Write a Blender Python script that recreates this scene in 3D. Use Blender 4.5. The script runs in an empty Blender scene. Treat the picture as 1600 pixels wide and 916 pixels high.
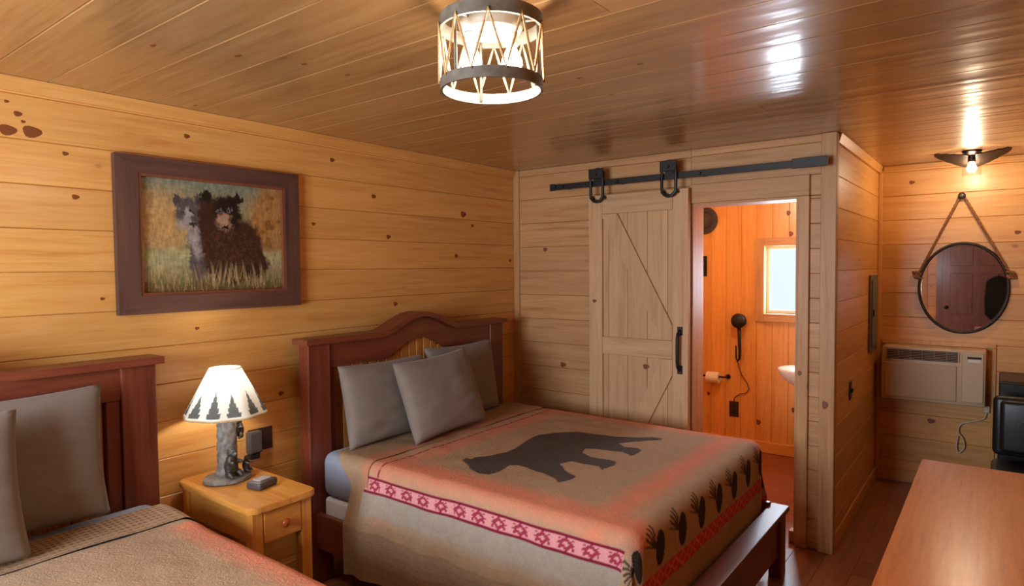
import bpy, bmesh, math, random
import numpy as np
from mathutils import Vector, Matrix, Euler

random.seed(7)
rng = np.random.default_rng(11)
SC = bpy.context.scene
COL = SC.collection
PI = math.pi

# ------------------------------------------------------------------ camera
F_PX, YAW, PITCH, ROLL = 998.4, 37.393, -2.297, -0.507
CAM = Vector((3.007, 0.0, 1.659))
_y, _p, _r = (math.radians(a) for a in (YAW, PITCH, ROLL))
_fw = Vector((-math.sin(_y) * math.cos(_p), math.cos(_y) * math.cos(_p), math.sin(_p)))
_rt = Vector((math.cos(_y), math.sin(_y), 0))
_up = _rt.cross(_fw)
_R = _rt * math.cos(_r) + _up * math.sin(_r)
_U = -_rt * math.sin(_r) + _up * math.cos(_r)
cd = bpy.data.cameras.new('camera')
cd.sensor_width = 36
cd.lens = 36 * F_PX / 1600
cd.clip_start = 0.02
cam = bpy.data.objects.new('camera', cd)
m3 = Matrix((_R, _U, -_fw)).transposed()
cam.matrix_world = Matrix.Translation(CAM) @ m3.to_4x4()
COL.objects.link(cam)
SC.camera = cam

# ------------------------------------------------------------------ world, daylight, exposure
W = bpy.data.worlds.new('sky')
SC.world = W
W.use_nodes = True
W.node_tree.nodes['Background'].inputs[0].default_value = (0.80, 0.90, 1.0, 1)
W.node_tree.nodes['Background'].inputs[1].default_value = 1.1
SC.view_settings.view_transform = 'Standard'
SC.view_settings.look = 'None'
SC.view_settings.gamma = 1
SC.view_settings.use_curve_mapping = False
SC.view_settings.exposure = 0.13
SC.cycles.use_denoising = True
SC.cycles.use_adaptive_sampling = True
SC.cycles.adaptive_threshold = 0.02
SC.cycles.max_bounces = 7
SC.cycles.diffuse_bounces = 4
SC.cycles.glossy_bounces = 3
SC.cycles.transparent_max_bounces = 7
SC.cycles.caustics_reflective = False
SC.cycles.caustics_refractive = False
SC.cycles.sample_clamp_indirect = 6


def area_light(name, loc, rot, sx, sy, energy, color):
    l = bpy.data.lights.new(name, 'AREA')
    l.shape = 'RECTANGLE'
    l.size, l.size_y = sx, sy
    l.energy = energy
    l.color = color
    o = bpy.data.objects.new(name, l)
    o.location = loc
    o.rotation_euler = rot
    COL.objects.link(o)
    return o


# daylight through the bathroom window; fill through an added, unseen window behind the camera
area_light('front_window_fill', (1.35, -1.16, 1.5), (PI / 2, 0, 0), 1.28, 1.05, 120, (0.93, 0.97, 1.0))
area_light('daylight_bathroom_window', (1.67, 5.98, 1.53), (-PI / 2, 0, 0), 0.56, 0.54, 34, (0.80, 0.90, 1.0))


def point_light(name, loc, energy, color, radius, parent=None):
    l = bpy.data.lights.new(name, 'POINT')
    l.energy = energy
    l.color = color
    l.shadow_soft_size = radius
    o = bpy.data.objects.new(name, l)
    COL.objects.link(o)
    o.location = loc
    if parent is not None:
        o.parent = parent
        o.location = Vector(loc) - WLOC[parent.name]
    return o


# ------------------------------------------------------------------ colour helpers
def lin(c):
    c = c / 255.0
    return c / 12.92 if c <= 0.04045 else ((c + 0.055) / 1.055) ** 2.4


def rgb(r, g, b):
    return (lin(r), lin(g), lin(b), 1.0)


# ------------------------------------------------------------------ material helpers
class NT:
    def __init__(self, name):
        self.m = bpy.data.materials.new(name)
        self.m.use_nodes = True
        self.t = self.m.node_tree
        self.t.nodes.clear()
        self.out = self.n('ShaderNodeOutputMaterial')

    def n(self, typ, **kw):
        nd = self.t.nodes.new(typ)
        for k, v in kw.items():
            if k.startswith('i_'):
                key = k[2:]
                key = int(key) if key.isdigit() else key
                nd.inputs[key].default_value = v
            else:
                setattr(nd, k, v)
        return nd

    def l(self, a, b):
        self.t.links.new(a, b)

    def math(self, op, a, b=None, c=None, clamp=False):
        nd = self.n('ShaderNodeMath', operation=op, use_clamp=clamp)
        for i, v in enumerate((a, b, c)):
            if v is None:
                continue
            if isinstance(v, (int, float)):
                nd.inputs[i].default_value = v
            else:
                self.l(v, nd.inputs[i])
        return nd.outputs[0]

    def mix(self, fac, a, b, blend='MIX'):
        nd = self.n('ShaderNodeMix', data_type='RGBA', blend_type=blend)
        for sock, v in ((nd.inputs['Factor'], fac), (nd.inputs['A'], a), (nd.inputs['B'], b)):
            if hasattr(v, 'is_output'):
                self.l(v, sock)
            else:
                sock.default_value = v
        return nd.outputs['Result']

    def ramp(self, fac, stops):
        nd = self.n('ShaderNodeValToRGB')
        cr = nd.color_ramp
        while len(cr.elements) < len(stops):
            cr.elements.new(0.5)
        for e, (p, c) in zip(cr.elements, stops):
            e.position = p
            e.color = c
        self.l(fac, nd.inputs[0])
        return nd.outputs[0]

    def bsdf(self, color, rough=0.5, bump=None, bump_str=0.3, bump_dist=0.002, coat=0.0, coat_rough=0.1, metal=0.0, spec=0.5, sheen=0.0):
        b = self.n('ShaderNodeBsdfPrincipled')
        for key, v in (('Base Color', color), ('Roughness', rough), ('Metallic', metal), ('Coat Weight', coat), ('Coat Roughness', coat_rough),
                       ('Specular IOR Level', spec), ('Sheen Weight', sheen)):
            if hasattr(v, 'is_output'):
                self.l(v, b.inputs[key])
            else:
                b.inputs[key].default_value = v
        if bump is not None:
            bp = self.n('ShaderNodeBump', i_Strength=bump_str, i_Distance=bump_dist)
            self.l(bump, bp.inputs['Height'])
            self.l(bp.outputs[0], b.inputs['Normal'])
            self.l(bp.outputs[0], b.inputs['Coat Normal'])
        self.l(b.outputs[0], self.out.inputs[0])
        return b


def wood(name, light, mid, dark, axis, rough=0.45, coat=0.0, coat_rough=0.15, knots=True, vary=0.25, grain=1.0, bump_str=0.2, spec=0.5, cup=False):
    """Knotty timber: long grain along axis, growth-ring waves, knots, and a tone of its own for every board."""
    t = NT(name)
    tc = t.n('ShaderNodeTexCoord')
    oi = t.n('ShaderNodeObjectInfo')
    off = t.n('ShaderNodeCombineXYZ')
    t.l(t.math('MULTIPLY', oi.outputs['Random'], 37.0), off.inputs[0])
    t.l(t.math('MULTIPLY', oi.outputs['Random'], 91.0), off.inputs[1])
    t.l(t.math('MULTIPLY', oi.outputs['Random'], 53.0), off.inputs[2])
    add = t.n('ShaderNodeVectorMath', operation='ADD')
    t.l(tc.outputs['Object'], add.inputs[0])
    t.l(off.outputs[0], add.inputs[1])
    st = [1.0, 1.0, 1.0]
    st['xyz'.index(axis)] = 0.06
    mp = t.n('ShaderNodeVectorMath', operation='MULTIPLY')
    mp.inputs[1].default_value = st
    t.l(add.outputs[0], mp.inputs[0])
    n1 = t.n('ShaderNodeTexNoise', i_Scale=26.0 * grain, i_Detail=5.0, i_Roughness=0.6, i_Distortion=0.6)
    t.l(mp.outputs[0], n1.inputs['Vector'])
    n2 = t.n('ShaderNodeTexNoise', i_Scale=130.0 * grain, i_Detail=3.0, i_Roughness=0.6)
    t.l(mp.outputs[0], n2.inputs['Vector'])
    n3 = t.n('ShaderNodeTexNoise', i_Scale=2.6, i_Detail=2.0)
    t.l(add.outputs[0], n3.inputs['Vector'])
    g = t.math('ADD', t.math('MULTIPLY', n1.outputs[0], 0.72), t.math('MULTIPLY', n2.outputs[0], 0.28))
    col = t.ramp(g, [(0.30, dark), (0.47, mid), (0.66, light)])
    col = t.mix(t.math('MULTIPLY', t.math('SUBTRACT', n3.outputs[0], 0.45, clamp=True), 1.6), col, mid)
    # board tone
    v = t.math('ADD', t.math('MULTIPLY', t.math('SUBTRACT', oi.outputs['Random'], 0.5), vary), 1.0)
    hsv = t.n('ShaderNodeHueSaturation')
    t.l(col, hsv.inputs['Color'])
    t.l(v, hsv.inputs['Value'])
    col = hsv.outputs[0]
    if knots:
        st2 = [1.0, 1.0, 1.0]
        st2['xyz'.index(axis)] = 0.62
        mp2 = t.n('ShaderNodeVectorMath', operation='MULTIPLY')
        mp2.inputs[1].default_value = st2
        t.l(add.outputs[0], mp2.inputs[0])
        vo = t.n('ShaderNodeTexVoronoi', feature='F1', i_Scale=5.0)
        t.l(mp2.outputs[0], vo.inputs['Vector'])
        sep = t.n('ShaderNodeSeparateColor')
        t.l(vo.outputs['Color'], sep.inputs[0])
        size = t.math('ADD', t.math('MULTIPLY', sep.outputs[1], 0.05), 0.035)
        keep = t.math('GREATER_THAN', sep.outputs[0], 0.7)
        d = t.math('ADD', vo.outputs['Distance'], t.math('MULTIPLY', t.math('SUBTRACT', n1.outputs[0], 0.5), 0.04))
        k = t.math('SUBTRACT', 1.0, t.math('DIVIDE', d, size), clamp=True)
        k = t.math('MULTIPLY', t.math('MULTIPLY', k, 2.2, clamp=True), keep)
        halo = t.math('MULTIPLY', t.math('SUBTRACT', 1.0, t.math('DIVIDE', d, t.math('MULTIPLY', size, 3.0)), clamp=True), keep)
        col = t.mix(t.math('MULTIPLY', halo, 0.45), col, dark)
        kc = tuple(c * 0.42 for c in dark[:3]) + (1,)
        col = t.mix(t.math('MULTIPLY', k, 0.7), col, kc)
    b = t.bsdf(col, rough, g, bump_str, 0.0012, coat, coat_rough, spec=spec)
    if cup:
        # hand-planed boards: shallow unevenness across the board's width
        st3 = [1.0, 1.0, 1.0]
        st3['xyz'.index(axis)] = 0.22
        mp3 = t.n('ShaderNodeVectorMath', operation='MULTIPLY')
        mp3.inputs[1].default_value = st3
        t.l(add.outputs[0], mp3.inputs[0])
        n4 = t.n('ShaderNodeTexNoise', i_Scale=9.0, i_Detail=1.5)
        t.l(mp3.outputs[0], n4.inputs['Vector'])
        b2 = t.n('ShaderNodeBump', i_Strength=1.0, i_Distance=0.006)
        t.l(n4.outputs[0], b2.inputs['Height'])
        t.l(b2.outputs[0], b.inputs['Normal'].links[0].from_node.inputs['Normal'])
    return t.m


def plain(name, color, rough=0.5, metal=0.0, coat=0.0, noise=0.0, scale=60.0, bump=0.0, spec=0.5, sheen=0.0, stretch=None):
    t = NT(name)
    tc = t.n('ShaderNodeTexCoord')
    nz = t.n('ShaderNodeTexNoise', i_Scale=scale, i_Detail=3.0)
    if stretch:
        mp = t.n('ShaderNodeVectorMath', operation='MULTIPLY')
        mp.inputs[1].default_value = stretch
        t.l(tc.outputs['Object'], mp.inputs[0])
        t.l(mp.outputs[0], nz.inputs['Vector'])
    else:
        t.l(tc.outputs['Object'], nz.inputs['Vector'])
    dark = tuple(c * (1 - noise) for c in color[:3]) + (1,)
    lite = tuple(min(1, c * (1 + noise)) for c in color[:3]) + (1,)
    col = t.ramp(nz.outputs[0], [(0.3, dark), (0.7, lite)])
    t.bsdf(col, rough, nz.outputs[0] if bump else None, bump, 0.002, coat, 0.1, metal, spec, sheen)
    return t.m


def painted(name, rough=0.8, bump=0.3, scale=260.0, coat=0.0, spec=0.3, quilted=False):
    """Cloth or print coloured by the mesh's own colour attribute."""
    t = NT(name)
    at = t.n('ShaderNodeAttribute', attribute_name='print')
    tc = t.n('ShaderNodeTexCoord')
    nz = t.n('ShaderNodeTexNoise', i_Scale=scale, i_Detail=2.0)
    t.l(tc.outputs['Object'], nz.inputs['Vector'])
    h = nz.outputs[0]
    col = at.outputs['Color']
    if quilted:
        n2 = t.n('ShaderNodeTexNoise', i_Scale=46.0, i_Detail=1.0, i_Distortion=1.5)
        t.l(tc.outputs['Object'], n2.inputs['Vector'])
        h = t.math('ADD', t.math('MULTIPLY', n2.outputs[0], 2.2), nz.outputs[0])
        sh = t.n('ShaderNodeHueSaturation')
        t.l(col, sh.inputs['Color'])
        t.l(t.math('ADD', t.math('MULTIPLY', nz.outputs[0], 0.5), 0.75), sh.inputs['Value'])
        col = sh.outputs[0]
    t.bsdf(col, rough, h if bump else None, bump, 0.003, coat, 0.15, spec=spec)
    return t.m


def emit(name, color, strength):
    t = NT(name)
    e = t.n('ShaderNodeEmission')
    e.inputs[0].default_value = color
    e.inputs[1].default_value = strength
    t.l(e.outputs[0], t.out.inputs[0])
    return t.m


def clear_glass(name, tint=(1, 1, 1, 1), gloss=0.12):
    t = NT(name)
    a = t.n('ShaderNodeBsdfTransparent')
    a.inputs[0].default_value = tint
    b = t.n('ShaderNodeBsdfGlossy', i_Roughness=0.03)
    fr = t.n('ShaderNodeLayerWeight', i_Blend=0.5)
    mx = t.n('ShaderNodeMixShader')
    t.l(t.math('ADD', t.math('MULTIPLY', t.math('POWER', fr.outputs['Facing'], 4.0), 0.5), gloss * 0.3, clamp=True), mx.inputs[0])
    t.l(a.outputs[0], mx.inputs[1])
    t.l(b.outputs[0], mx.inputs[2])
    t.l(mx.outputs[0], t.out.inputs[0])
    return t.m


M = {}
PINE = dict(light=rgb(230, 174, 104), mid=rgb(219, 158, 84), dark=rgb(200, 130, 62))
for ax in 'xyz':
    M['pine_' + ax] = wood('varnished_pine_' + ax, axis=ax, rough=0.42, coat=0.25, coat_rough=0.25, **PINE)
M['pine_ceiling'] = wood('glossy_pine_ceiling', rgb(178, 138, 92), rgb(162, 120, 74), rgb(134, 93, 50), 'x', rough=0.40, coat=0.9, coat_rough=0.17, vary=0.20, cup=True)
PALE = dict(light=rgb(206, 160, 112), mid=rgb(193, 143, 94), dark=rgb(166, 116, 70))
for ax in 'xz':
    M['pale_' + ax] = wood('pale_raw_pine_' + ax, axis=ax, rough=0.55, coat=0.08, coat_rough=0.3, vary=0.14, **PALE)
M['door_x'] = wood('barn_door_pine_x', rgb(212, 174, 132), rgb(200, 158, 116), rgb(174, 130, 90), 'x', rough=0.6, vary=0.12)
M['door_z'] = wood('barn_door_pine_z', rgb(212, 174, 132), rgb(200, 158, 116), rgb(174, 130, 90), 'z', rough=0.6, vary=0.12)
M['bath_z'] = wood('orange_pine_z', rgb(238, 180, 108), rgb(230, 164, 88), rgb(206, 130, 62), 'z', rough=0.35, coat=0.4, coat_rough=0.2, vary=0.2)
M['bath_x'] = wood('orange_pine_x', rgb(238, 180, 108), rgb(230, 164, 88), rgb(206, 130, 62), 'x', rough=0.35, coat=0.4, coat_rough=0.2, vary=0.2)
CH = dict(light=rgb(128, 66, 44), mid=rgb(110, 50, 32), dark=rgb(78, 32, 20))
for ax in 'yz':
    M['cherry_' + ax] = wood('cherry_stain_' + ax, axis=ax, rough=0.42, coat=0.25 if ax == 'y' else 0.04, coat_rough=0.3, knots=False, vary=0.1, **CH)
M['cherry_x'] = wood('cherry_stain_x', axis='x', rough=0.32, coat=0.35, coat_rough=0.2, knots=False, vary=0.1, **CH)
M['bead'] = wood('golden_beadboard', rgb(214, 146, 74), rgb(196, 122, 54), rgb(160, 90, 34), 'z', rough=0.4, knots=False, vary=0.15)
HN = dict(light=rgb(226, 164, 84), mid=rgb(212, 142, 62), dark=rgb(182, 108, 40))
for ax in 'xyz':
    M['honey_' + ax] = wood('honey_pine_' + ax, axis=ax, rough=0.35, coat=0.3, coat_rough=0.2, knots=False, vary=0.1, **HN)
M['table_top'] = wood('glossy_red_oak', rgb(216, 126, 54), rgb(202, 108, 42), rgb(172, 84, 30), 'y', rough=0.42, coat=0.8, coat_rough=0.24, knots=False, vary=0.05, bump_str=0.5, grain=1.4)
M['table_y'] = wood('red_oak_y', rgb(196, 112, 54), rgb(178, 92, 40), rgb(140, 64, 26), 'y', rough=0.35, coat=0.3, knots=False, vary=0.05)
M['floor'] = wood('brown_floor_board', rgb(164, 106, 70), rgb(144, 88, 56), rgb(112, 64, 40), 'y', rough=0.38, coat=0.2, coat_rough=0.25, knots=False, vary=0.25)
M['bath_floor'] = wood('red_brown_bath_floor', rgb(150, 74, 44), rgb(130, 60, 34), rgb(100, 42, 24), 'x', rough=0.35, coat=0.2, knots=False, vary=0.2)
M['frame_y'] = wood('dark_barnwood_y', rgb(104, 68, 56), rgb(86, 54, 44), rgb(58, 36, 30), 'y', rough=0.6, knots=False, vary=0.1)
M['frame_z'] = wood('dark_barnwood_z', rgb(104, 68, 56), rgb(86, 54, 44), rgb(58, 36, 30), 'z', rough=0.6, knots=False, vary=0.1)
M['red_door'] = wood('reddish_brown_door', rgb(150, 104, 94), rgb(136, 90, 82), rgb(106, 68, 62), 'z', rough=0.4, coat=0.2, knots=False, vary=0.05)
M['knot'] = plain('wood_knot', rgb(126, 66, 22), 0.5, noise=0.45, scale=120)
M['black_iron'] = plain('black_iron', rgb(34, 31, 31), 0.5, metal=0.3, noise=0.2, bump=0.1)
M['bronze'] = plain('dark_bronze', rgb(52, 40, 34), 0.4, metal=0.6, noise=0.2)
M['brown_plate'] = plain('dark_brown_plastic', rgb(56, 36, 28), 0.4, noise=0.1)
M['grey_metal'] = plain('aged_grey_metal', rgb(112, 104, 94), 0.5, metal=0.1, noise=0.3, scale=25)
M['panel_grey'] = plain('grey_painted_steel', rgb(112, 108, 96), 0.5, noise=0.06)
M['white_enamel'] = plain('white_enamel', rgb(232, 228, 220), 0.3, noise=0.03)
M['rope'] = plain('natural_rope', rgb(206, 168, 118), 0.9, noise=0.3, scale=200, bump=0.4)
M['brown_rope'] = plain('brown_rope', rgb(138, 92, 56), 0.9, noise=0.35, scale=160, bump=0.5)
M['bulb_drum'] = emit('lit_bulb_warm', (1.0, 0.87, 0.70, 1), 150)
M['bulb_small'] = emit('lit_bulb_clear', (1.0, 0.78, 0.52, 1), 340)
M['bulb_lamp'] = emit('lit_bulb_lamp', (1.0, 0.95, 0.88, 1), 190)
M['glass'] = clear_glass('clear_glass')
M['pane'] = clear_glass('window_pane', (0.93, 0.97, 1, 1))
M['white_vinyl'] = plain('white_vinyl', rgb(226, 224, 220), 0.35, noise=0.03)
M['porcelain'] = plain('white_porcelain', rgb(238, 234, 226), 0.15, noise=0.02, coat=0.4)
M['paper'] = plain('white_paper', rgb(240, 234, 226), 0.9, noise=0.04)
M['ac_beige'] = plain('beige_plastic', rgb(206, 180, 146), 0.4, noise=0.04)
M['ac_front'] = plain('beige_satin_panel', rgb(190, 162, 126), 0.3, noise=0.04)
M['ac_dark'] = plain('dark_grille_void', rgb(58, 46, 36), 0.7, noise=0.1)
M['ac_slat'] = plain('tan_grille_slat', rgb(150, 124, 94), 0.5, noise=0.05)
M['cord_white'] = plain('white_cord', rgb(206, 190, 172), 0.5, noise=0.05)
M['cord_brown'] = plain('brown_cord', rgb(90, 44, 22), 0.5, noise=0.05)
M['leather'] = plain('black_leather', rgb(30, 31, 34), 0.36, noise=0.2, scale=90, bump=0.25)
M['black_plastic'] = plain('black_plastic', rgb(24, 22, 22), 0.4, noise=0.1)
M['fridge'] = plain('black_appliance', rgb(22, 20, 20), 0.35, noise=0.1)
M['mattress'] = plain('blue_grey_sheet', rgb(132, 138, 158), 0.85, noise=0.06, scale=30, bump=0.25, sheen=0.1)
M['boxspring'] = plain('white_box_spring', rgb(216, 216, 226), 0.85, noise=0.03, scale=30)
M['pillow'] = plain('taupe_pillowcase', rgb(126, 113, 104), 0.85, noise=0.05, scale=25, bump=0.3, sheen=0.15)
M['gadget'] = plain('dark_grey_plastic', rgb(74, 68, 68), 0.45, noise=0.08)
M['gadget_top'] = plain('pale_grey_plastic', rgb(166, 160, 158), 0.4, noise=0.05)
M['lamp_stone'] = plain('grey_brown_carved_resin', rgb(124, 120, 116), 0.55, noise=0.45, scale=45, bump=0.7)
M['lamp_bear'] = plain('dark_bear_resin', rgb(58, 52, 50), 0.45, noise=0.4, scale=80, bump=0.5)
M['quilt'] = painted('printed_quilt', 0.9, 0.38, 240.0, quilted=True)
M['print'] = painted('canvas_print', 0.45, 0.05, 300.0, coat=0.15)
M['dark_decor'] = plain('dark_grey_hat_felt', rgb(66, 58, 62), 0.7, noise=0.3)
M['mirror'] = NT('mirror_silver').m
_t = M['mirror'].node_tree
_g = _t.nodes.new('ShaderNodeBsdfGlossy')
_g.inputs['Roughness'].default_value = 0.015
_g.inputs['Color'].default_value = (0.86, 0.85, 0.84, 1)
_t.links.new(_g.outputs[0], [n for n in _t.nodes if n.type == 'OUTPUT_MATERIAL'][0].inputs[0])
M['coat'] = plain('stand_in_cloth', rgb(26, 27, 34), 0.85, noise=0.2, scale=20, bump=0.3)


def shade_material():
    t = NT('lamp_shade_parchment')
    at = t.n('ShaderNodeAttribute', attribute_name='print')
    d = t.n('ShaderNodeBsdfDiffuse')
    tr = t.n('ShaderNodeBsdfTranslucent')
    t.l(at.outputs['Color'], d.inputs[0])
    t.l(at.outputs['Color'], tr.inputs[0])
    mx = t.n('ShaderNodeMixShader')
    mx.inputs[0].default_value = 0.10
    t.l(d.outputs[0], mx.inputs[1])
    t.l(tr.outputs[0], mx.inputs[2])
    t.l(mx.outputs[0], t.out.inputs[0])
    return t.m


M['shade'] = shade_material()

# ------------------------------------------------------------------ object helpers
WLOC = {}


def tag(o, label=None, cat=None, group=None, kind=None):
    if label:
        o['label'] = label
    if cat:
        o['category'] = cat
    if group:
        o['group'] = group
    if kind:
        o['kind'] = kind
    return o


def thing(name, loc, label, cat, group=None):
    o = bpy.data.objects.new(name, None)
    o.empty_display_size = 0.05
    COL.objects.link(o)
    o.location = loc
    WLOC[o.name] = Vector(loc)
    return tag(o, label, cat, group)


class MB:
    """Collects geometry in world coordinates; build() links it as one mesh object."""

    def __init__(self):
        self.v, self.f = [], []

    def add(self, vs, fs):
        n = len(self.v)
        self.v += [tuple(p) for p in vs]
        self.f += [tuple(i + n for i in q) for q in fs]
        return self

    def box(self, x0, x1, y0, y1, z0, z1, bev=0.0, seg=1, mat=None):
        bm = bmesh.new()
        bmesh.ops.create_cube(bm, size=1.0)
        for v in bm.verts:
            v.co = Vector(((x0 + x1) / 2 + v.co.x * (x1 - x0), (y0 + y1) / 2 + v.co.y * (y1 - y0), (z0 + z1) / 2 + v.co.z * (z1 - z0)))
        if bev > 0:
            bmesh.ops.bevel(bm, geom=bm.edges[:], offset=min(bev, 0.45 * min(x1 - x0, y1 - y0, z1 - z0)), segments=seg, affect='EDGES', profile=0.5)
        return self.bm(bm, mat)

    def bm(self, bm, mat=None):
        bm.verts.index_update()
        vs = [(mat @ v.co) if mat else v.co.copy() for v in bm.verts]
        fs = [[v.index for v in f.verts] for f in bm.faces]
        bm.free()
        return self.add(vs, fs)

    def prism(self, poly, plane, a, b):
        """poly: 2-D outline; plane 'yz' extrudes along x from a to b, 'xz' along y, 'xy' along z."""
        def P(u, w, h):
            return {'yz': (h, u, w), 'xz': (u, h, w), 'xy': (u, w, h)}[plane]
        n = len(poly)
        vs = [P(u, w, a) for u, w in poly] + [P(u, w, b) for u, w in poly]
        fs = [tuple(range(n - 1, -1, -1)), tuple(range(n, 2 * n))] + [(i, (i + 1) % n, n + (i + 1) % n, n + i) for i in range(n)]
        return self.add(vs, fs)

    def strip(self, lower, upper, plane, a, b):
        """Solid between two polylines with the same number of points (a curved rail)."""
        def P(u, w, h):
            return {'yz': (h, u, w), 'xz': (u, h, w), 'xy': (u, w, h)}[plane]
        n = len(lower)
        vs = [P(*p, a) for p in lower] + [P(*p, a) for p in upper] + [P(*p, b) for p in lower] + [P(*p, b) for p in upper]
        fs = []
        for i in range(n - 1):
            fs += [(i, i + 1, n + i + 1, n + i), (2 * n + i + 1, 2 * n + i, 3 * n + i, 3 * n + i + 1),
                   (n + i, n + i + 1, 3 * n + i + 1, 3 * n + i), (i + 1, i, 2 * n + i, 2 * n + i + 1)]
        fs += [(0, n, 3 * n, 2 * n), (n - 1, 3 * n - 1, 4 * n - 1, 2 * n - 1)]
        return self.add(vs, fs)

    def lathe(self, prof, c, seg=32, sx=1.0, sy=1.0, axis='z', close=False):
        """prof: (radius, height) pairs, turned round axis at centre c."""
        vs, fs = [], []
        for r, h in prof:
            for k in range(seg):
                a = 2 * PI * k / seg
                u, w = r * math.cos(a) * sx, r * math.sin(a) * sy
                p = {'z': (u, w, h), 'y': (u, h, w), 'x': (h, u, w)}[axis]
                vs.append((c[0] + p[0], c[1] + p[1], c[2] + p[2]))
        n = len(prof)
        for i in range(n - 1 if not close else n):
            for k in range(seg):
                j = (i + 1) % n
                fs.append((i * seg + k, i * seg + (k + 1) % seg, j * seg + (k + 1) % seg, j * seg + k))
        if not close:
            fs.append(tuple(range(seg - 1, -1, -1)))
            fs.append(tuple((n - 1) * seg + k for k in range(seg)))
        return self.add(vs, fs)

    def tube(self, pts, r, seg=8, closed=False):
        pts = [Vector(p) for p in pts]
        n = len(pts)
        rs = r if isinstance(r, (list, tuple)) else [r] * n
        vs, fs = [], []
        prev = None
        for i, p in enumerate(pts):
            if closed:
                d = pts[(i + 1) % n] - pts[i - 1]
            else:
                d = pts[min(i + 1, n - 1)] - pts[max(i - 1, 0)]
            d.normalize()
            u = prev - d * prev.dot(d) if prev else d.orthogonal()
            u.normalize()
            prev = u
            w = d.cross(u)
            for k in range(seg):
                a = 2 * PI * k / seg
                vs.append(p + (u * math.cos(a) + w * math.sin(a)) * rs[i])
        for i in range(n if closed else n - 1):
            j = (i + 1) % n
            for k in range(seg):
                fs.append((i * seg + k, i * seg + (k + 1) % seg, j * seg + (k + 1) % seg, j * seg + k))
        if not closed:
            fs.append(tuple(range(seg - 1, -1, -1)))
            fs.append(tuple((n - 1) * seg + k for k in range(seg)))
        return self.add(vs, fs)

    def sphere(self, c, rx, ry=None, rz=None, sub=2, rot=None):
        bm = bmesh.new()
        bmesh.ops.create_icosphere(bm, subdivisions=sub, radius=1.0)
        ry, rz = ry or rx, rz or rx
        mt = Matrix.Translation(c) @ (rot.to_matrix().to_4x4() if rot else Matrix()) @ Matrix.Diagonal((rx, ry, rz, 1))
        return self.bm(bm, mt)

    def build(self, name, mat, parent=None, smooth=False, origin=None, label=None, angle=None):
        me = bpy.data.meshes.new(name)
        A = np.array(self.v, float)
        org = Vector(A.min(0)) if origin is None else Vector(origin)
        A = A - np.array(org)
        me.from_pydata(A.tolist(), [], self.f)
        me.update()
        bmx = bmesh.new()
        bmx.from_mesh(me)
        bmesh.ops.recalc_face_normals(bmx, faces=bmx.faces[:])
        bmx.to_mesh(me)
        bmx.free()
        if mat is not None:
            me.materials.append(M[mat] if isinstance(mat, str) else mat)
        if smooth:
            me.polygons.foreach_set('use_smooth', [True] * len(me.polygons))
            if angle:
                me.set_sharp_from_angle(angle=math.radians(angle))
        o = bpy.data.objects.new(name, me)
        COL.objects.link(o)
        if parent is not None:
            o.parent = parent
            o.location = org - WLOC[parent.name]
        else:
            o.location = org
        WLOC[o.name] = org
        if label:
            o['label'] = label
        return o


def B(name, mat, parent, x0, x1, y0, y1, z0, z1, bev=0.004, seg=2, label=None, smooth=False):
    return MB().box(x0, x1, y0, y1, z0, z1, bev, seg).build(name, mat, parent, label=label, smooth=smooth)


def structure(o):
    o['kind'] = 'structure'
    return o


TH = 0.018   # plank thickness
VG = 0.0032  # v-groove chamfer


def plank(parent, mat, face, pos, sgn, run, r0, r1, w0, w1, name='plank', vg=VG, th=TH):
    """One tongue-and-groove board with chamfered long edges.
    face: axis of the board's normal, pos: where its face lies, sgn: which way the face looks;
    run: axis along the board from r0 to r1; w0..w1: its extent on the third axis."""
    wax = [a for a in 'xyz' if a not in (face, run)][0]
    g = 0.0006
    prof = [(w0 + g, -th), (w0 + g, -vg), (w0 + g + vg, 0), (w1 - g - vg, 0), (w1 - g, -vg), (w1 - g, -th)]
    mb = MB()
    vs = []
    for r in (r0, r1):
        for w, d in prof:
            q = {face: pos + sgn * d, run: r, wax: w}
            vs.append((q['x'], q['y'], q['z']))
    n = 6
    fs = [tuple(range(n)), tuple(range(2 * n - 1, n - 1, -1))] + [(i, n + i, n + (i + 1) % n, (i + 1) % n) for i in range(n)]
    mb.add(vs, fs)
    return mb.build(name, mat, parent)


def cuts(lo, hi, first, step):
    """Board edges from lo to hi with joints at first + k * step."""
    e = [lo]
    k = math.ceil((lo - first) / step - 1e-6)
    while first + k * step < hi - 0.01:
        p = first + k * step
        if p > lo + 0.01:
            e.append(p)
        k += 1
    return e + [hi]


def plank_field(parent, mat, face, pos, sgn, run, r0, r1, lo, hi, first, step, holes=(), split=0.0):
    e = cuts(lo, hi, first, step)
    for a, b in zip(e[:-1], e[1:]):
        segs = [(r0, r1)]
        for (hr0, hr1, hw0, hw1) in holes:
            if a < hw1 - 0.005 and b > hw0 + 0.005:
                new = []
                for s0, s1 in segs:
                    if s1 <= hr0 or s0 >= hr1:
                        new.append((s0, s1))
                        continue
                    if s0 < hr0:
                        new.append((s0, hr0))
                    if s1 > hr1:
                        new.append((hr1, s1))
                segs = new
        for s0, s1 in segs:
            if split and s1 - s0 > 2.2 and random.random() < split:
                c = s0 + (s1 - s0) * random.uniform(0.25, 0.75)
                plank(parent, mat, face, pos, sgn, run, s0, c - 0.0008, a, b)
                plank(parent, mat, face, pos, sgn, run, c + 0.0008, s1, a, b)
            else:
                plank(parent, mat, face, pos, sgn, run, s0, s1, a, b)


_knot_mesh = {}


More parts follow.
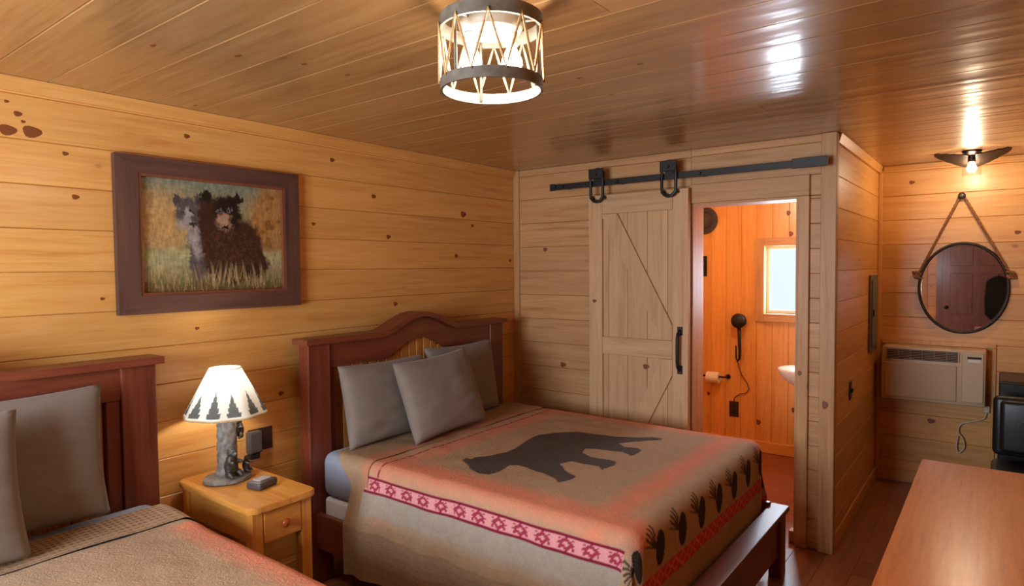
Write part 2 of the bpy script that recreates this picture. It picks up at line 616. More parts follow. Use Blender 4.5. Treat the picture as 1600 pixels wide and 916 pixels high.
def knot(parent, face, pos, sgn, a, b, r, stretch=1.4):
    """Oval knot set flush in the board face (a, b are the two in-plane coordinates in xyz order)."""
    key = (face, sgn)
    if key not in _knot_mesh:
        vs, fs = [], []
        n = 14
        for k in range(n):
            t = 2 * PI * k / n
            rr = 1 + 0.12 * math.sin(3 * t + 1)
            vs.append((rr * math.cos(t), rr * math.sin(t), 0))
        vs += [(0.75 * x, 0.75 * y, 0.0007) for x, y, _ in vs]
        fs = [(k, (k + 1) % n, n + (k + 1) % n, n + k) for k in range(n)] + [tuple(range(n, 2 * n))]
        ax = 'xyz'.index(face)
        ip = [i for i in range(3) if i != ax]
        out = []
        for u, w, h in vs:
            p = [0, 0, 0]
            p[ip[0]], p[ip[1]], p[ax] = u, w, sgn * h
            out.append(p)
        me = bpy.data.meshes.new('knot')
        me.from_pydata(out, [], fs)
        me.materials.append(M['knot'])
        _knot_mesh[key] = me
    o = bpy.data.objects.new('knot', _knot_mesh[key])
    COL.objects.link(o)
    ax = 'xyz'.index(face)
    ip = [i for i in range(3) if i != ax]
    p = [0, 0, 0]
    p[ip[0]], p[ip[1]], p[ax] = a, b, pos + sgn * 0.0003
    o.parent = parent
    o.location = Vector(p) - WLOC[parent.name]
    s = [1, 1, 1]
    s[ip[0]], s[ip[1]] = r * (stretch ** 0.5), r / (stretch ** 0.5)
    o.scale = s
    return o


# ================================================================== THE ROOM
H = 2.40
XR, YF, YB, X1, YA = 3.50, -1.00, 3.97, 2.257, 5.62
BX0, BX1, BY0, BY1 = 0.45, 2.16, 4.12, 5.80
DX0, DX1, DZ = 1.425, 2.075, 2.055       # bathroom doorway
WX0, WX1, WZ0, WZ1 = 1.365, 1.975, 1.235, 1.825   # bathroom window

# floor
floor = structure(MB().box(-0.2, 3.7, -1.2, 5.9, -0.12, -0.014).build('floor', 'floor'))
bw = 0.16
xs = np.arange(0.0, XR, bw)
for i, x in enumerate(xs):
    y = YF - random.uniform(0, 1.1)
    while y < YB - 0.001:
        y2 = min(y + 1.25, YB)
        plank(floor, 'floor', 'z', 0.0, 1, 'y', max(y, YF) + 0.0008, y2 - 0.0008, x, min(x + bw, XR), name='floor_board', vg=0.0012, th=0.014)
        y = y2
    if x + bw > X1:
        plank(floor, 'floor', 'z', 0.0, 1, 'y', YB + 0.0008, 4.9, max(x, X1), min(x + bw, XR), name='floor_board', vg=0.0012, th=0.014)
        plank(floor, 'floor', 'z', 0.0, 1, 'y', 4.9016, YA, max(x, X1), min(x + bw, XR), name='floor_board', vg=0.0012, th=0.014)
ye = cuts(YB, BY1, YB, 0.18)
for a, b in zip(ye[:-1], ye[1:]):
    lo, hi = (DX0, DX1) if b < BY0 + 0.02 else (BX0, BX1)
    plank(floor, 'bath_floor', 'z', 0.0, 1, 'x', lo, hi, a, b, name='floor_board', vg=0.0012, th=0.014)

# left wall (headboard wall)
wall_left = structure(MB().box(-0.14, -TH, YF - 0.12, YB + 0.12, 0, H + 0.1).build('wall_left', 'pine_y'))
plank_field(wall_left, 'pine_y', 'x', 0.0, 1, 'y', YF, YB, 0.0, H, 2.17, 0.171, split=0.3)
for a, b, r in [(0.787, 2.198, 0.024), (0.864, 2.203, 0.027), (0.821, 2.265, 0.012), (0.787, 2.306, 0.007), (0.837, 2.238, 0.007), (0.974, 2.134, 0.010),
                (1.004, 1.962, 0.012), (1.090, 1.542, 0.008), (1.463, 2.280, 0.012), (2.274, 2.274, 0.014), (2.571, 2.094, 0.015), (3.379, 2.035, 0.024),
                (3.474, 1.959, 0.013), (2.142, 1.908, 0.011), (2.683, 1.855, 0.015), (3.300, 1.742, 0.016), (2.732, 1.437, 0.015), (3.913, 1.713, 0.014),
                (1.918, 1.005, 0.014), (1.485, 1.385, 0.009)]:
    knot(wall_left, 'x', 0.0, 1, a, b, r)

# back wall with the bathroom doorway
wb = MB().box(-0.02, DX0, YB + TH, BY0, 0, H + 0.1).box(DX0, DX1, YB + TH, BY0, DZ, H + 0.1).box(DX1, X1 - TH, YB + TH, BY0, 0, H + 0.1)
wall_back = structure(wb.build('wall_back', 'pale_x'))
plank_field(wall_back, 'pale_x', 'y', YB, -1, 'x', 0.055, DX0 - 0.001, 0.0, H, 1.99, 0.18)
plank_field(wall_back, 'pale_x', 'y', YB, -1, 'x', DX0 + 0.001, X1 - 0.066, DZ + 0.002, H, 2.175, 0.18)
plank_field(wall_back, 'pale_x', 'y', YB, -1, 'x', DX1 + 0.001, X1 - 0.066, 0.0, DZ, 2.038, 0.143)
for a, b, r in [(0.290, 1.791, 0.017), (0.444, 0.935, 0.022)]:
    knot(wall_back, 'y', YB, -1, a, b, r)

# partition between bathroom and alcove
wall_partition = structure(MB().box(BX1 + 0.001, X1 - TH, BY0, YA + 0.25, 0, H + 0.1).build('wall_partition', 'pine_y'))
plank_field(wall_partition, 'pine_y', 'x', X1, 1, 'y', YB + 0.002, YA, 0.0, H, 2.169, 0.182)

# alcove end wall
wall_alcove = structure(MB().box(X1 - 0.02, XR + 0.12, YA + TH, YA + 0.14, 0, H + 0.1).build('wall_alcove', 'pine_x'))
plank_field(wall_alcove, 'pine_x', 'y', YA, -1, 'x', X1, XR, 0.0, H, 2.169, 0.182)
for a, b, r in [(2.472, 2.266, 0.016), (3.097, 1.870, 0.016), (2.618, 0.492, 0.022)]:
    knot(wall_alcove, 'y', YA, -1, a, b, r)

# right wall and front wall (behind the camera, seen in the mirror and by the light)
wall_right = structure(MB().box(XR + TH, XR + 0.14, YF - 0.12, YA + 0.12, 0, H + 0.1).build('wall_right', 'pine_y'))
plank_field(wall_right, 'pine_y', 'x', XR, -1, 'y', YF, YA, 0.0, H, 2.17, 0.171)
FWX0, FWX1, FWZ0, FWZ1 = 0.70, 2.00, 0.95, 2.02
wf = MB().box(-0.02, FWX0, YF - 0.12, YF - TH, 0, H + 0.1).box(FWX1, XR + 0.02, YF - 0.12, YF - TH, 0, H + 0.1)
wf.box(FWX0, FWX1, YF - 0.12, YF - TH, 0, FWZ0).box(FWX0, FWX1, YF - 0.12, YF - TH, FWZ1, H + 0.1)
wall_front = structure(wf.build('wall_front', 'pine_x'))
plank_field(wall_front, 'pine_x', 'y', YF, 1, 'x', 0.0, XR, 0.0, H, 2.17, 0.171, holes=[(FWX0, FWX1, FWZ0, FWZ1)])

# ceiling
ceiling = structure(MB().box(-0.14, XR + 0.14, YF - 0.12, 5.95, H + TH, H + 0.14).build('ceiling', 'pine_ceiling'))
plank_field(ceiling, 'pine_ceiling', 'z', H, -1, 'x', 0.0, XR, YF, YB, 2.085, 0.195, split=0.35)
plank_field(ceiling, 'pine_ceiling', 'z', H, -1, 'x', X1, XR, YB, YA, 2.085, 0.195)
plank_field(ceiling, 'bath_x', 'z', H, -1, 'x', BX0, BX1, BY0, BY1, 4.2, 0.195)
for a, b, r in [(0.777, 0.983, 0.011), (0.897, 1.211, 0.013), (0.996, 1.326, 0.010), (0.995, 1.407, 0.011), (1.011, 1.588, 0.010), (1.681, 2.186, 0.010),
                (1.944, 2.175, 0.009), (0.113, 1.450, 0.009), (1.659, 2.480, 0.008)]:
    knot(ceiling, 'z', H, -1, a, b, r, 2.0)

# bathroom shell
wbl = structure(MB().box(BX0 - 0.1, BX0 - TH, BY0, BY1 + 0.1, 0, H + 0.1).build('wall_bathroom_left', 'bath_z'))
plank_field(wbl, 'bath_z', 'x', BX0, 1, 'z', 0, H, BY0, BY1, BY0, 0.14)
wbr = structure(MB().box(BX1 - 0.012, BX1, BY0, BY1, 0, H).build('wall_bathroom_right', 'bath_z'))
wbf = MB().box(BX0 - 0.1, WX0, BY1 + TH, BY1 + 0.13, 0, H + 0.1).box(WX1, X1 + 0.0, BY1 + TH, BY1 + 0.13, 0, H + 0.1)
wbf.box(WX0, WX1, BY1 + TH, BY1 + 0.13, 0, WZ0).box(WX0, WX1, BY1 + TH, BY1 + 0.13, WZ1, H + 0.1)
wall_bath = structure(wbf.build('wall_bathroom_back', 'bath_z'))
plank_field(wall_bath, 'bath_z', 'y', BY1, -1, 'z', 0.0, H, BX0, BX1 - 0.013, 0.62, 0.135, holes=[(WZ0, WZ1, WX0, WX1)])
for a, b, r in [(1.558, 2.103, 0.020), (1.580, 1.925, 0.020), (1.613, 0.410, 0.020), (0.866, 0.469, 0.016), (1.320, 0.263, 0.022)]:
    knot(wall_bath, 'y', BY1, -1, a, b, r, 0.8)
bbk = structure(MB().box(BX0, DX0 - 0.03, BY0, BY0 + 0.012, 0, H).box(DX1 + 0.03, BX1 - 0.013, BY0, BY0 + 0.012, 0, H).box(DX0 - 0.03, DX1 + 0.03, BY0, BY0 + 0.012, DZ + 0.03, H).build('wall_bathroom_front', 'bath_z'))

# bathroom window
w1 = structure(MB().box(WX0 - 0.075, WX0, BY1 - 0.02, BY1 - 0.001, WZ0 - 0.07, WZ1 + 0.07).build('window_1', 'pale_z'))
B('casing', 'pale_z', w1, WX1, WX1 + 0.075, BY1 - 0.02, BY1 - 0.001, WZ0 - 0.07, WZ1 + 0.07, 0.003)
B('casing', 'pale_x', w1, WX0, WX1, BY1 - 0.02, BY1 - 0.001, WZ1, WZ1 + 0.07, 0.003)
B('window_sill', 'pale_x', w1, WX0, WX1, BY1 - 0.045, BY1 + 0.05, WZ0 - 0.07, WZ0, 0.004)
fr = MB()
for a, b, c, d in ((WX0, WX0 + 0.03, WZ0, WZ1), (WX1 - 0.03, WX1, WZ0, WZ1), (WX0 + 0.03, WX1 - 0.03, WZ0, WZ0 + 0.03), (WX0 + 0.03, WX1 - 0.03, WZ1 - 0.03, WZ1), (1.70, 1.725, WZ0 + 0.03, WZ1 - 0.03)):
    fr.box(a, b, BY1 + 0.06, BY1 + 0.10, c, d, 0.003)
fr.build('window_frame', 'white_vinyl', w1)
B('pane', 'pane', w1, WX0 + 0.03, 1.70, BY1 + 0.078, BY1 + 0.082, WZ0 + 0.03, WZ1 - 0.03, 0)
B('pane', 'pane', w1, 1.725, WX1 - 0.03, BY1 + 0.078, BY1 + 0.082, WZ0 + 0.03, WZ1 - 0.03, 0)

# unseen front window behind the camera, added for fill daylight
w2 = structure(MB().box(FWX0 - 0.08, FWX1 + 0.08, YF + 0.001, YF + 0.02, FWZ1, FWZ1 + 0.09).build('window_2', 'pale_x'))
B('casing', 'pale_z', w2, FWX0 - 0.08, FWX0, YF + 0.001, YF + 0.02, FWZ0 - 0.08, FWZ1, 0.003)
B('casing', 'pale_z', w2, FWX1, FWX1 + 0.08, YF + 0.001, YF + 0.02, FWZ0 - 0.08, FWZ1, 0.003)
B('window_sill', 'pale_x', w2, FWX0, FWX1, YF - 0.05, YF + 0.045, FWZ0 - 0.06, FWZ0, 0.004)
fr = MB()
for a, b, c, d in ((FWX0, FWX0 + 0.04, FWZ0, FWZ1), (FWX1 - 0.04, FWX1, FWZ0, FWZ1), (FWX0 + 0.04, FWX1 - 0.04, FWZ0, FWZ0 + 0.04), (FWX0 + 0.04, FWX1 - 0.04, FWZ1 - 0.04, FWZ1), (1.33, 1.37, FWZ0 + 0.04, FWZ1 - 0.04)):
    fr.box(a, b, YF - 0.10, YF - 0.06, c, d, 0.003)
fr.build('window_frame', 'white_vinyl', w2)
B('pane', 'pane', w2, FWX0 + 0.04, 1.33, YF - 0.082, YF - 0.078, FWZ0 + 0.04, FWZ1 - 0.04, 0)
B('pane', 'pane', w2, 1.37, FWX1 - 0.04, YF - 0.082, YF - 0.078, FWZ0 + 0.04, FWZ1 - 0.04, 0)

# entrance door behind the camera, seen in the round mirror
d2 = structure(MB().box(2.28, 3.16, YF + 0.001, YF + 0.035, 0.01, 2.05, 0.004, 1).build('door_2', 'red_door'))
for (a, b, c, d) in ((2.38, 2.67, 1.62, 1.92), (2.77, 3.06, 1.62, 1.92), (2.38, 2.67, 0.86, 1.5), (2.77, 3.06, 0.86, 1.5), (2.38, 2.67, 0.2, 0.72), (2.77, 3.06, 0.2, 0.72)):
    B('door_panel', 'red_door', d2, a, b, YF + 0.035, YF + 0.047, c, d, 0.01, 1)
MB().lathe([(0.012, 0.0), (0.012, 0.03), (0.028, 0.04), (0.03, 0.055), (0.018, 0.068)], (2.34, YF + 0.035, 0.97), 16, axis='y').build('door_handle', 'bronze', d2, smooth=True)
t9 = structure(MB().box(2.20, 2.279, YF + 0.001, YF + 0.022, 0, 2.13).box(3.161, 3.24, YF + 0.001, YF + 0.022, 0, 2.13).box(2.279, 3.161, YF + 0.001, YF + 0.022, 2.052, 2.13).build('trim_9', 'red_door'))

# doorway jambs and casing
jamb = structure(MB().box(DX0 - 0.001, DX0 + 0.016, YB - 0.006, BY0 + 0.022, 0, DZ).build('trim_1', 'pale_z'))
structure(MB().box(DX1 - 0.016, DX1 + 0.001, YB - 0.006, BY0 + 0.022, 0, DZ).build('trim_2', 'pale_z'))
structure(MB().box(DX0 + 0.016, DX1 - 0.016, YB - 0.006, BY0 + 0.022, DZ - 0.014, DZ + 0.002).build('trim_3', 'pale_x'))
structure(MB().box(DX1, DX1 + 0.058, YB - 0.024, YB - 0.001, 0, DZ, 0.003).build('trim_4', 'pale_z'))
structure(MB().box(DX0 - 0.005, DX1 + 0.058, YB - 0.024, YB - 0.001, DZ + 0.001, DZ + 0.12, 0.003).build('trim_5', 'pale_x'))
# corner boards
structure(MB().box(0.001, 0.055, YB - 0.014, YB + 0.016, 0, H - 0.001, 0.003).build('trim_6', 'pale_z'))
structure(MB().box(X1 - 0.065, X1 + 0.016, YB - 0.020, YB - 0.001, 0, H - 0.001, 0.003).box(X1 + 0.001, X1 + 0.016, YB, YB + 0.05, 0, H - 0.001, 0.003).build('trim_7', 'pale_z'))
knot(bpy.data.objects['trim_7'], 'y', YB - 0.020, -1, 2.226, 0.86, 0.02, 0.7)
knot(bpy.data.objects['trim_4'], 'y', YB - 0.024, -1, 2.09, 1.03, 0.013, 0.7)
# crown strips
structure(MB().prism([(0.001, H - 0.052), (0.014, H - 0.052), (0.03, H - 0.001), (0.001, H - 0.001)], 'xz', YF, YB - 0.015).build('trim_8', 'pine_y'))
structure(MB().prism([(X1 + 0.001, H - 0.05), (X1 + 0.014, H - 0.05), (X1 + 0.03, H - 0.001), (X1 + 0.001, H - 0.001)], 'xz', YB + 0.051, YA - 0.001).build('trim_10', 'pine_y'))
structure(MB().box(X1 + 0.031, XR - 0.001, YA - 0.014, YA - 0.001, H - 0.035, H - 0.001, 0.003).build('trim_11', 'pine_x'))
structure(MB().box(X1 + 0.001, X1 + 0.028, YA - 0.016, YA - 0.001, 0.0, H - 0.05, 0.003).build('trim_12', 'pine_z'))
# baseboards
structure(MB().box(X1 + 0.001, X1 + 0.014, YB + 0.051, YA - 0.017, 0.001, 0.095, 0.003).build('baseboard_partition', 'pine_y'))
structure(MB().box(0.001, 0.014, YF, YB - 0.015, 0.001, 0.095, 0.003).build('baseboard_left', 'pine_y'))
structure(MB().box(BX0, BX1 - 0.014, BY1 - 0.016, BY1 - 0.001, 0.001, 0.10, 0.003).build('baseboard_bathroom', 'bath_x'))

# ================================================================== BARN DOOR AND TRACK
bd = thing('barn_door', (1.07, 3.91, 0.02), 'sliding pine barn door with diagonal K brace left of the bathroom opening', 'door')
bx0, bx1, bz0, bz1 = 0.715, 1.437, 0.025, 2.15
n = 5
for i in range(n):
    a = bx0 + (bx1 - bx0) * i / n
    plank(bd, 'door_z', 'y', 3.908, -1, 'z', bz0, bz1, a, a + (bx1 - bx0) / n, name='plank', th=0.022)
yf = 3.888
B('stile', 'door_z', bd, bx0, bx0 + 0.105, yf, 3.9075, bz0, bz1, 0.003)
B('stile', 'door_z', bd, bx1 - 0.105, bx1, yf, 3.9075, bz0, bz1, 0.003)
for z0, z1 in ((bz1 - 0.13, bz1), (1.055, 1.175), (bz0, bz0 + 0.13)):
    B('rail', 'door_x', bd, bx0 + 0.106, bx1 - 0.106, yf, 3.9075, z0, z1, 0.003)


def brace(p, q, w):
    (x0, z0), (x1, z1) = p, q
    d = Vector((x1 - x0, z1 - z0)).normalized()
    nn = Vector((-d.y, d.x)) * w / 2
    # clipped to the opening between the stiles
    xa, xb = bx0 + 0.107, bx1 - 0.107
    pts = []
    for off in (nn, -nn):
        def zat(x):
            return z0 + off.y + (x - x0 - off.x) * d.y / d.x
        pts.append((zat(xa), zat(xb)))
    lo, hi = (1.177, bz1 - 0.132) if max(z0, z1) > 1.3 else (bz0 + 0.132, 1.053)
    poly = [(xa, pts[0][0]), (xb, pts[0][1]), (xb, pts[1][1]), (xa, pts[1][0])]
    # Sutherland-Hodgman against lo/hi
    for lim, s in ((lo, 1), (hi, -1)):
        out = []
        for i in range(len(poly)):
            P, Q = poly[i], poly[(i + 1) % len(poly)]
            inP, inQ = s * (P[1] - lim) >= 0, s * (Q[1] - lim) >= 0
            if inP:
                out.append(P)
            if inP != inQ:
                k = (lim - P[1]) / (Q[1] - P[1])
                out.append((P[0] + k * (Q[0] - P[0]), lim))
        poly = out
    MB().prism(poly, 'xz', yf + 0.001, 3.9072).build('brace', 'door_z', bd)


brace((0.86, 2.04), (1.33, 1.16), 0.11)
brace((1.33, 1.07), (0.86, 0.14), 0.11)
knot(bd, 'y', yf, -1, 0.76, 1.42, 0.013)
knot(bd, 'y', 3.908, -1, 1.14, 0.99, 0.02)
# pull handle
hp = MB()
hp.tube([(1.385, 3.886, 1.245), (1.385, 3.855, 1.225), (1.385, 3.845, 1.19), (1.385, 3.843, 1.118), (1.385, 3.845, 1.045), (1.385, 3.855, 1.01), (1.385, 3.886, 0.99)], 0.011, 10)
hp.box(1.367, 1.403, 3.883, 3.888, 1.215, 1.27, 0.004).box(1.367, 1.403, 3.883, 3.888, 0.965, 1.02, 0.004)
hp.build('pull_handle', 'black_iron', bd, smooth=True, angle=40)
# horseshoe hangers
for hx in (0.802, 1.325):
    w = 0.047
    pts = [(hx - w, 3.849, 2.27), (hx - w, 3.849, 2.15)] + [(hx - w * math.cos(a), 3.849, 2.15 - w * math.sin(a)) for a in np.linspace(0.2, PI - 0.2, 11)] + [(hx + w, 3.849, 2.15), (hx + w, 3.849, 2.27)]
    mb = MB().tube(pts, 0.0105, 8)
    for s in (-1, 1):
        mb.lathe([(0.010, 0), (0.010, 0.0385)], (hx + s * w, 3.849, 2.13), 8, axis='y')
    hg = mb.build('horseshoe_hanger', 'black_iron', bd, smooth=True, angle=40)
    MB().lathe([(0.046, -0.012), (0.046, -0.006), (0.036, -0.004), (0.036, 0.004), (0.046, 0.006), (0.046, 0.012)], (hx, 3.867, 2.2885), 24, axis='y').build('roller_wheel', 'black_iron', hg, smooth=True, angle=35)
    MB().box(hx - 0.056, hx + 0.056, 3.834, 3.838, 2.258, 2.325, 0.003).lathe([(0.011, 0), (0.009, -0.01)], (hx, 3.834, 2.287), 8, axis='y').build('cover_plate', 'black_iron', hg)
tr = thing('barn_door_track', (1.33, 3.93, 2.21), 'long black iron sliding track rail above the barn door', 'rail')
B('rail_bar', 'black_iron', tr, 0.413, 2.243, 3.862, 3.872, 2.210, 2.250, 0.002)
for x in (0.52, 0.95, 1.52, 2.12):
    MB().lathe([(0.013, 0), (0.013, 0.078)], (x, 3.8725, 2.23), 12, axis='y').build('spacer', 'black_iron', tr)
    MB().lathe([(0.012, 0), (0.009, -0.008)], (x, 3.8615, 2.23), 6, axis='y').build('bolt', 'black_iron', tr)
B('end_stop', 'black_iron', tr, 0.413, 0.455, 3.853, 3.8615, 2.205, 2.255, 0.002)
B('end_stop', 'black_iron', tr, 2.06, 2.243, 3.853, 3.8615, 2.202, 2.258, 0.002)
B('plinth_block', 'pale_z', bpy.data.objects['trim_4'], DX1 - 0.05, DX1 - 0.0175, YB + 0.02, YB + 0.08, 0.0, 0.07, 0.003)

# ================================================================== BEDS
CAPZ = 1.298
HX0, HX1 = 0.105, 0.190


def smoothstep(t):
    t = max(0, min(1, t))
    return t * t * (3 - 2 * t)


def arch(y, yc, half=0.31, h=0.096, flat=0.0):
    """Bell-shaped rise in the middle of the headboard."""
    d = abs(y - yc)
    return h * smoothstep((half - d) / (half - flat)) ** 0.72 if d < half else 0.0


def srgb_arr(r, g, b):
    return np.array([lin(r), lin(g), lin(b)])


def point_in_poly(px, py, poly):
    inside = np.zeros(px.shape, bool)
    n = len(poly)
    j = n - 1
    for i in range(n):
        xi, yi = poly[i]
        xj, yj = poly[j]
        c = ((yi > py) != (yj > py)) & (px < (xj - xi) * (py - yi) / (yj - yi + 1e-12) + xi)
        inside ^= c
        j = i
    return inside


# walking bear of the quilt, (x along the bed, y across it), bed 2 coordinates
BEAR = [(0.934, 2.298), (0.923, 2.341), (0.954, 2.341), (0.950, 2.384), (0.973, 2.411), (0.995, 2.439), (1.013, 2.529), (1.014, 2.623), (0.983,
        2.765), (0.964, 2.857), (0.961, 2.928), (1.002, 3.010), (1.050, 3.052), (1.102, 3.089), (1.218, 3.111), (1.327, 3.138), (1.435, 3.193), (1.498,
        3.238), (1.554, 3.242), (1.564, 3.201), (1.505, 3.152), (1.466, 3.097), (1.406, 3.021), (1.462, 2.976), (1.533, 2.995), (1.565, 2.968), (1.573,
        2.913), (1.566, 2.849), (1.522, 2.876), (1.493, 2.886), (1.440, 2.866), (1.362, 2.860), (1.315, 2.826), (1.337, 2.762), (1.413, 2.716), (1.513,
        2.732), (1.555, 2.717), (1.572, 2.665), (1.557, 2.572), (1.514, 2.608), (1.433, 2.603), (1.373, 2.598), (1.346, 2.540), (1.425, 2.467), (1.506,
        2.428), (1.512, 2.376), (1.489, 2.309), (1.437, 2.354), (1.359, 2.380), (1.253, 2.394), (1.201, 2.398), (1.171, 2.371), (1.185, 2.269), (1.179,
        2.215), (1.130, 2.194), (1.053, 2.224), (1.000, 2.264)]


def vnoise(a, b, seed):
    r = np.random.default_rng(seed)
    g = r.random((64, 64))
    ia, ib = np.floor(a).astype(int), np.floor(b).astype(int)
    fa, fb = a - ia, b - ib
    fa, fb = fa * fa * (3 - 2 * fa), fb * fb * (3 - 2 * fb)
    G = lambda i, j: g[i % 64, j % 64]
    return (G(ia, ib) * (1 - fa) + G(ia + 1, ib) * fa) * (1 - fb) + (G(ia, ib + 1) * (1 - fa) + G(ia + 1, ib + 1) * fa) * fb


TAN = srgb_arr(176, 146, 118)
TAN2 = srgb_arr(158, 128, 100)
SALMON = srgb_arr(226, 130, 100)
PINK = srgb_arr(222, 150, 150)
CRIM = srgb_arr(150, 22, 58)
BEARC = srgb_arr(78, 68, 64)
CONE = srgb_arr(58, 48, 40)
GREY = srgb_arr(164, 150, 136)
REDB = srgb_arr(188, 58, 48)
REDP = srgb_arr(222, 116, 92)


def quilt_colour(s, t, xf, y0, y1, head=1.0):
    """Print of the quilt. s along the bed (past xf = foot drop), t across it (below y0 / above y1 = side drops)."""
    def blend(c, col, m):
        m = np.clip(m, 0, 1)[..., None]
        return c * (1 - m) + col * m
    ds = s - xf                      # past the foot edge
    dn = y0 - t                      # past the near edge
    dfar = t - y1
    nz = vnoise(s * 38, t * 38, 1) * 0.5 + vnoise(s * 90, t * 90, 2) * 0.5
    c = np.broadcast_to(TAN, s.shape + (3,)).copy() * (0.92 + 0.16 * nz)[..., None]
    # salmon band round the field
    bump = lambda d, a, b, w: np.clip((d - a) / w, 0, 1) * np.clip((b - d) / w, 0, 1)
    sal = np.maximum.reduce([bump(dn, -0.20, 0.06, 0.10), bump(ds, -0.26, -0.05, 0.09), bump(dfar, -0.14, 0.06, 0.08), 0.7 * head * bump(s, 0.60, 0.82, 0.07)])
    inside = (s > 0.6) & (ds < 0.05)
    c = blend(c, SALMON, sal * inside * (0.72 + 0.5 * (nz - 0.5)))
    # side borders
    for d in (dn, dfar):
        band = (d > 0.04) & (d < 0.108) & (ds < -0.02)
        line = ((np.abs(d - 0.04) < 0.0055) | (np.abs(d - 0.108) < 0.0055)) & (ds < -0.02)
        u = ((s - 0.70) / 0.108) % 1.0 - 0.5
        v = (d - 0.074) / 0.068
        r = np.abs(u) * 1.35 + np.abs(v) * 1.25
        dia = (r < 0.50) & (r > 0.20)
        dot = ((np.abs(np.abs(u) - 0.27) < 0.05) & (np.abs(np.abs(v) - 0.24) < 0.07)) | ((np.abs(u) < 0.05) & (np.abs(v) > 0.36))
        c = blend(c, PINK * 1.0, band * 1.0)
        c = blend(c, CRIM, (band & (dia | dot)) * 0.92)
        c = blend(c, CRIM * 0.7, line * 1.0)
        below = (d > 0.112) & (ds < -0.02)
        c = blend(c, GREY * (0.9 + 0.2 * nz)[..., None], below * np.clip((0.26 - d) / 0.06, 0, 1))
        c = blend(c, TAN2 * (0.9 + 0.2 * nz)[..., None] * (1 - 0.10 * (np.abs((d * 26) % 1 - 0.5) < 0.12))[..., None], (d > 0.2) * np.clip((d - 0.2) / 0.06, 0, 1))
    # head border line
    hl = (np.abs(s - 0.665) < 0.006) & (dn < 0.06)
    dash = ((t / 0.055) % 1.0) < 0.62
    c = blend(c, CRIM * 0.8, hl * head * np.where(dash, 0.9, 0.35))
    # foot: pine cones and sprays, red lattice border
    foot = ds > -0.05
    u = (t - (y0 + 0.06)) / 0.21
    k = np.floor(u)
    uu = (u - k - 0.5) * 0.21
    e = ((uu - 0.030) / 0.040) ** 2 + ((ds - 0.085) / 0.068) ** 2
    scal = 0.8 + 0.35 * np.sin(ds * 300) * np.sin(uu * 300)
    c = blend(c, CONE * scal[..., None], (e < 1.0) & foot & (k >= -1) & (k <= 7))
    # needles fanning from a stem
    for a in np.linspace(-0.9, 1.2, 9):
        dx, dy = math.sin(a), -math.cos(a)
        px, py = uu + 0.012, ds - 0.075
        al = px * (-abs(dx) if a > -2 else dx) * 1.0 + py * dy
        pe = np.abs(px * dy - py * (-abs(dx)))
        c = blend(c, CONE * 0.95, ((al > 0.0) & (al < 0.095) & (pe < 0.0042 + 0.02 * np.clip(0.03 - al, 0, 1)) & foot & (k >= -1) & (k <= 7)) * 0.75)
    rb = (ds > 0.165) & (ds < 0.235)
    ur = (t / 0.07) % 1 - 0.5
    vr = (ds - 0.20) / 0.07
    lat = (np.abs(np.abs(ur) + np.abs(vr) - 0.42) < 0.10)
    c = blend(c, REDB, rb * 0.95)
    c = blend(c, REDP, (rb & lat) * 0.8)
    # bear
    c = blend(c, BEARC * (0.86 + 0.28 * nz)[..., None], point_in_poly(s, t - (y0 - 2.01), BEAR))
    return c


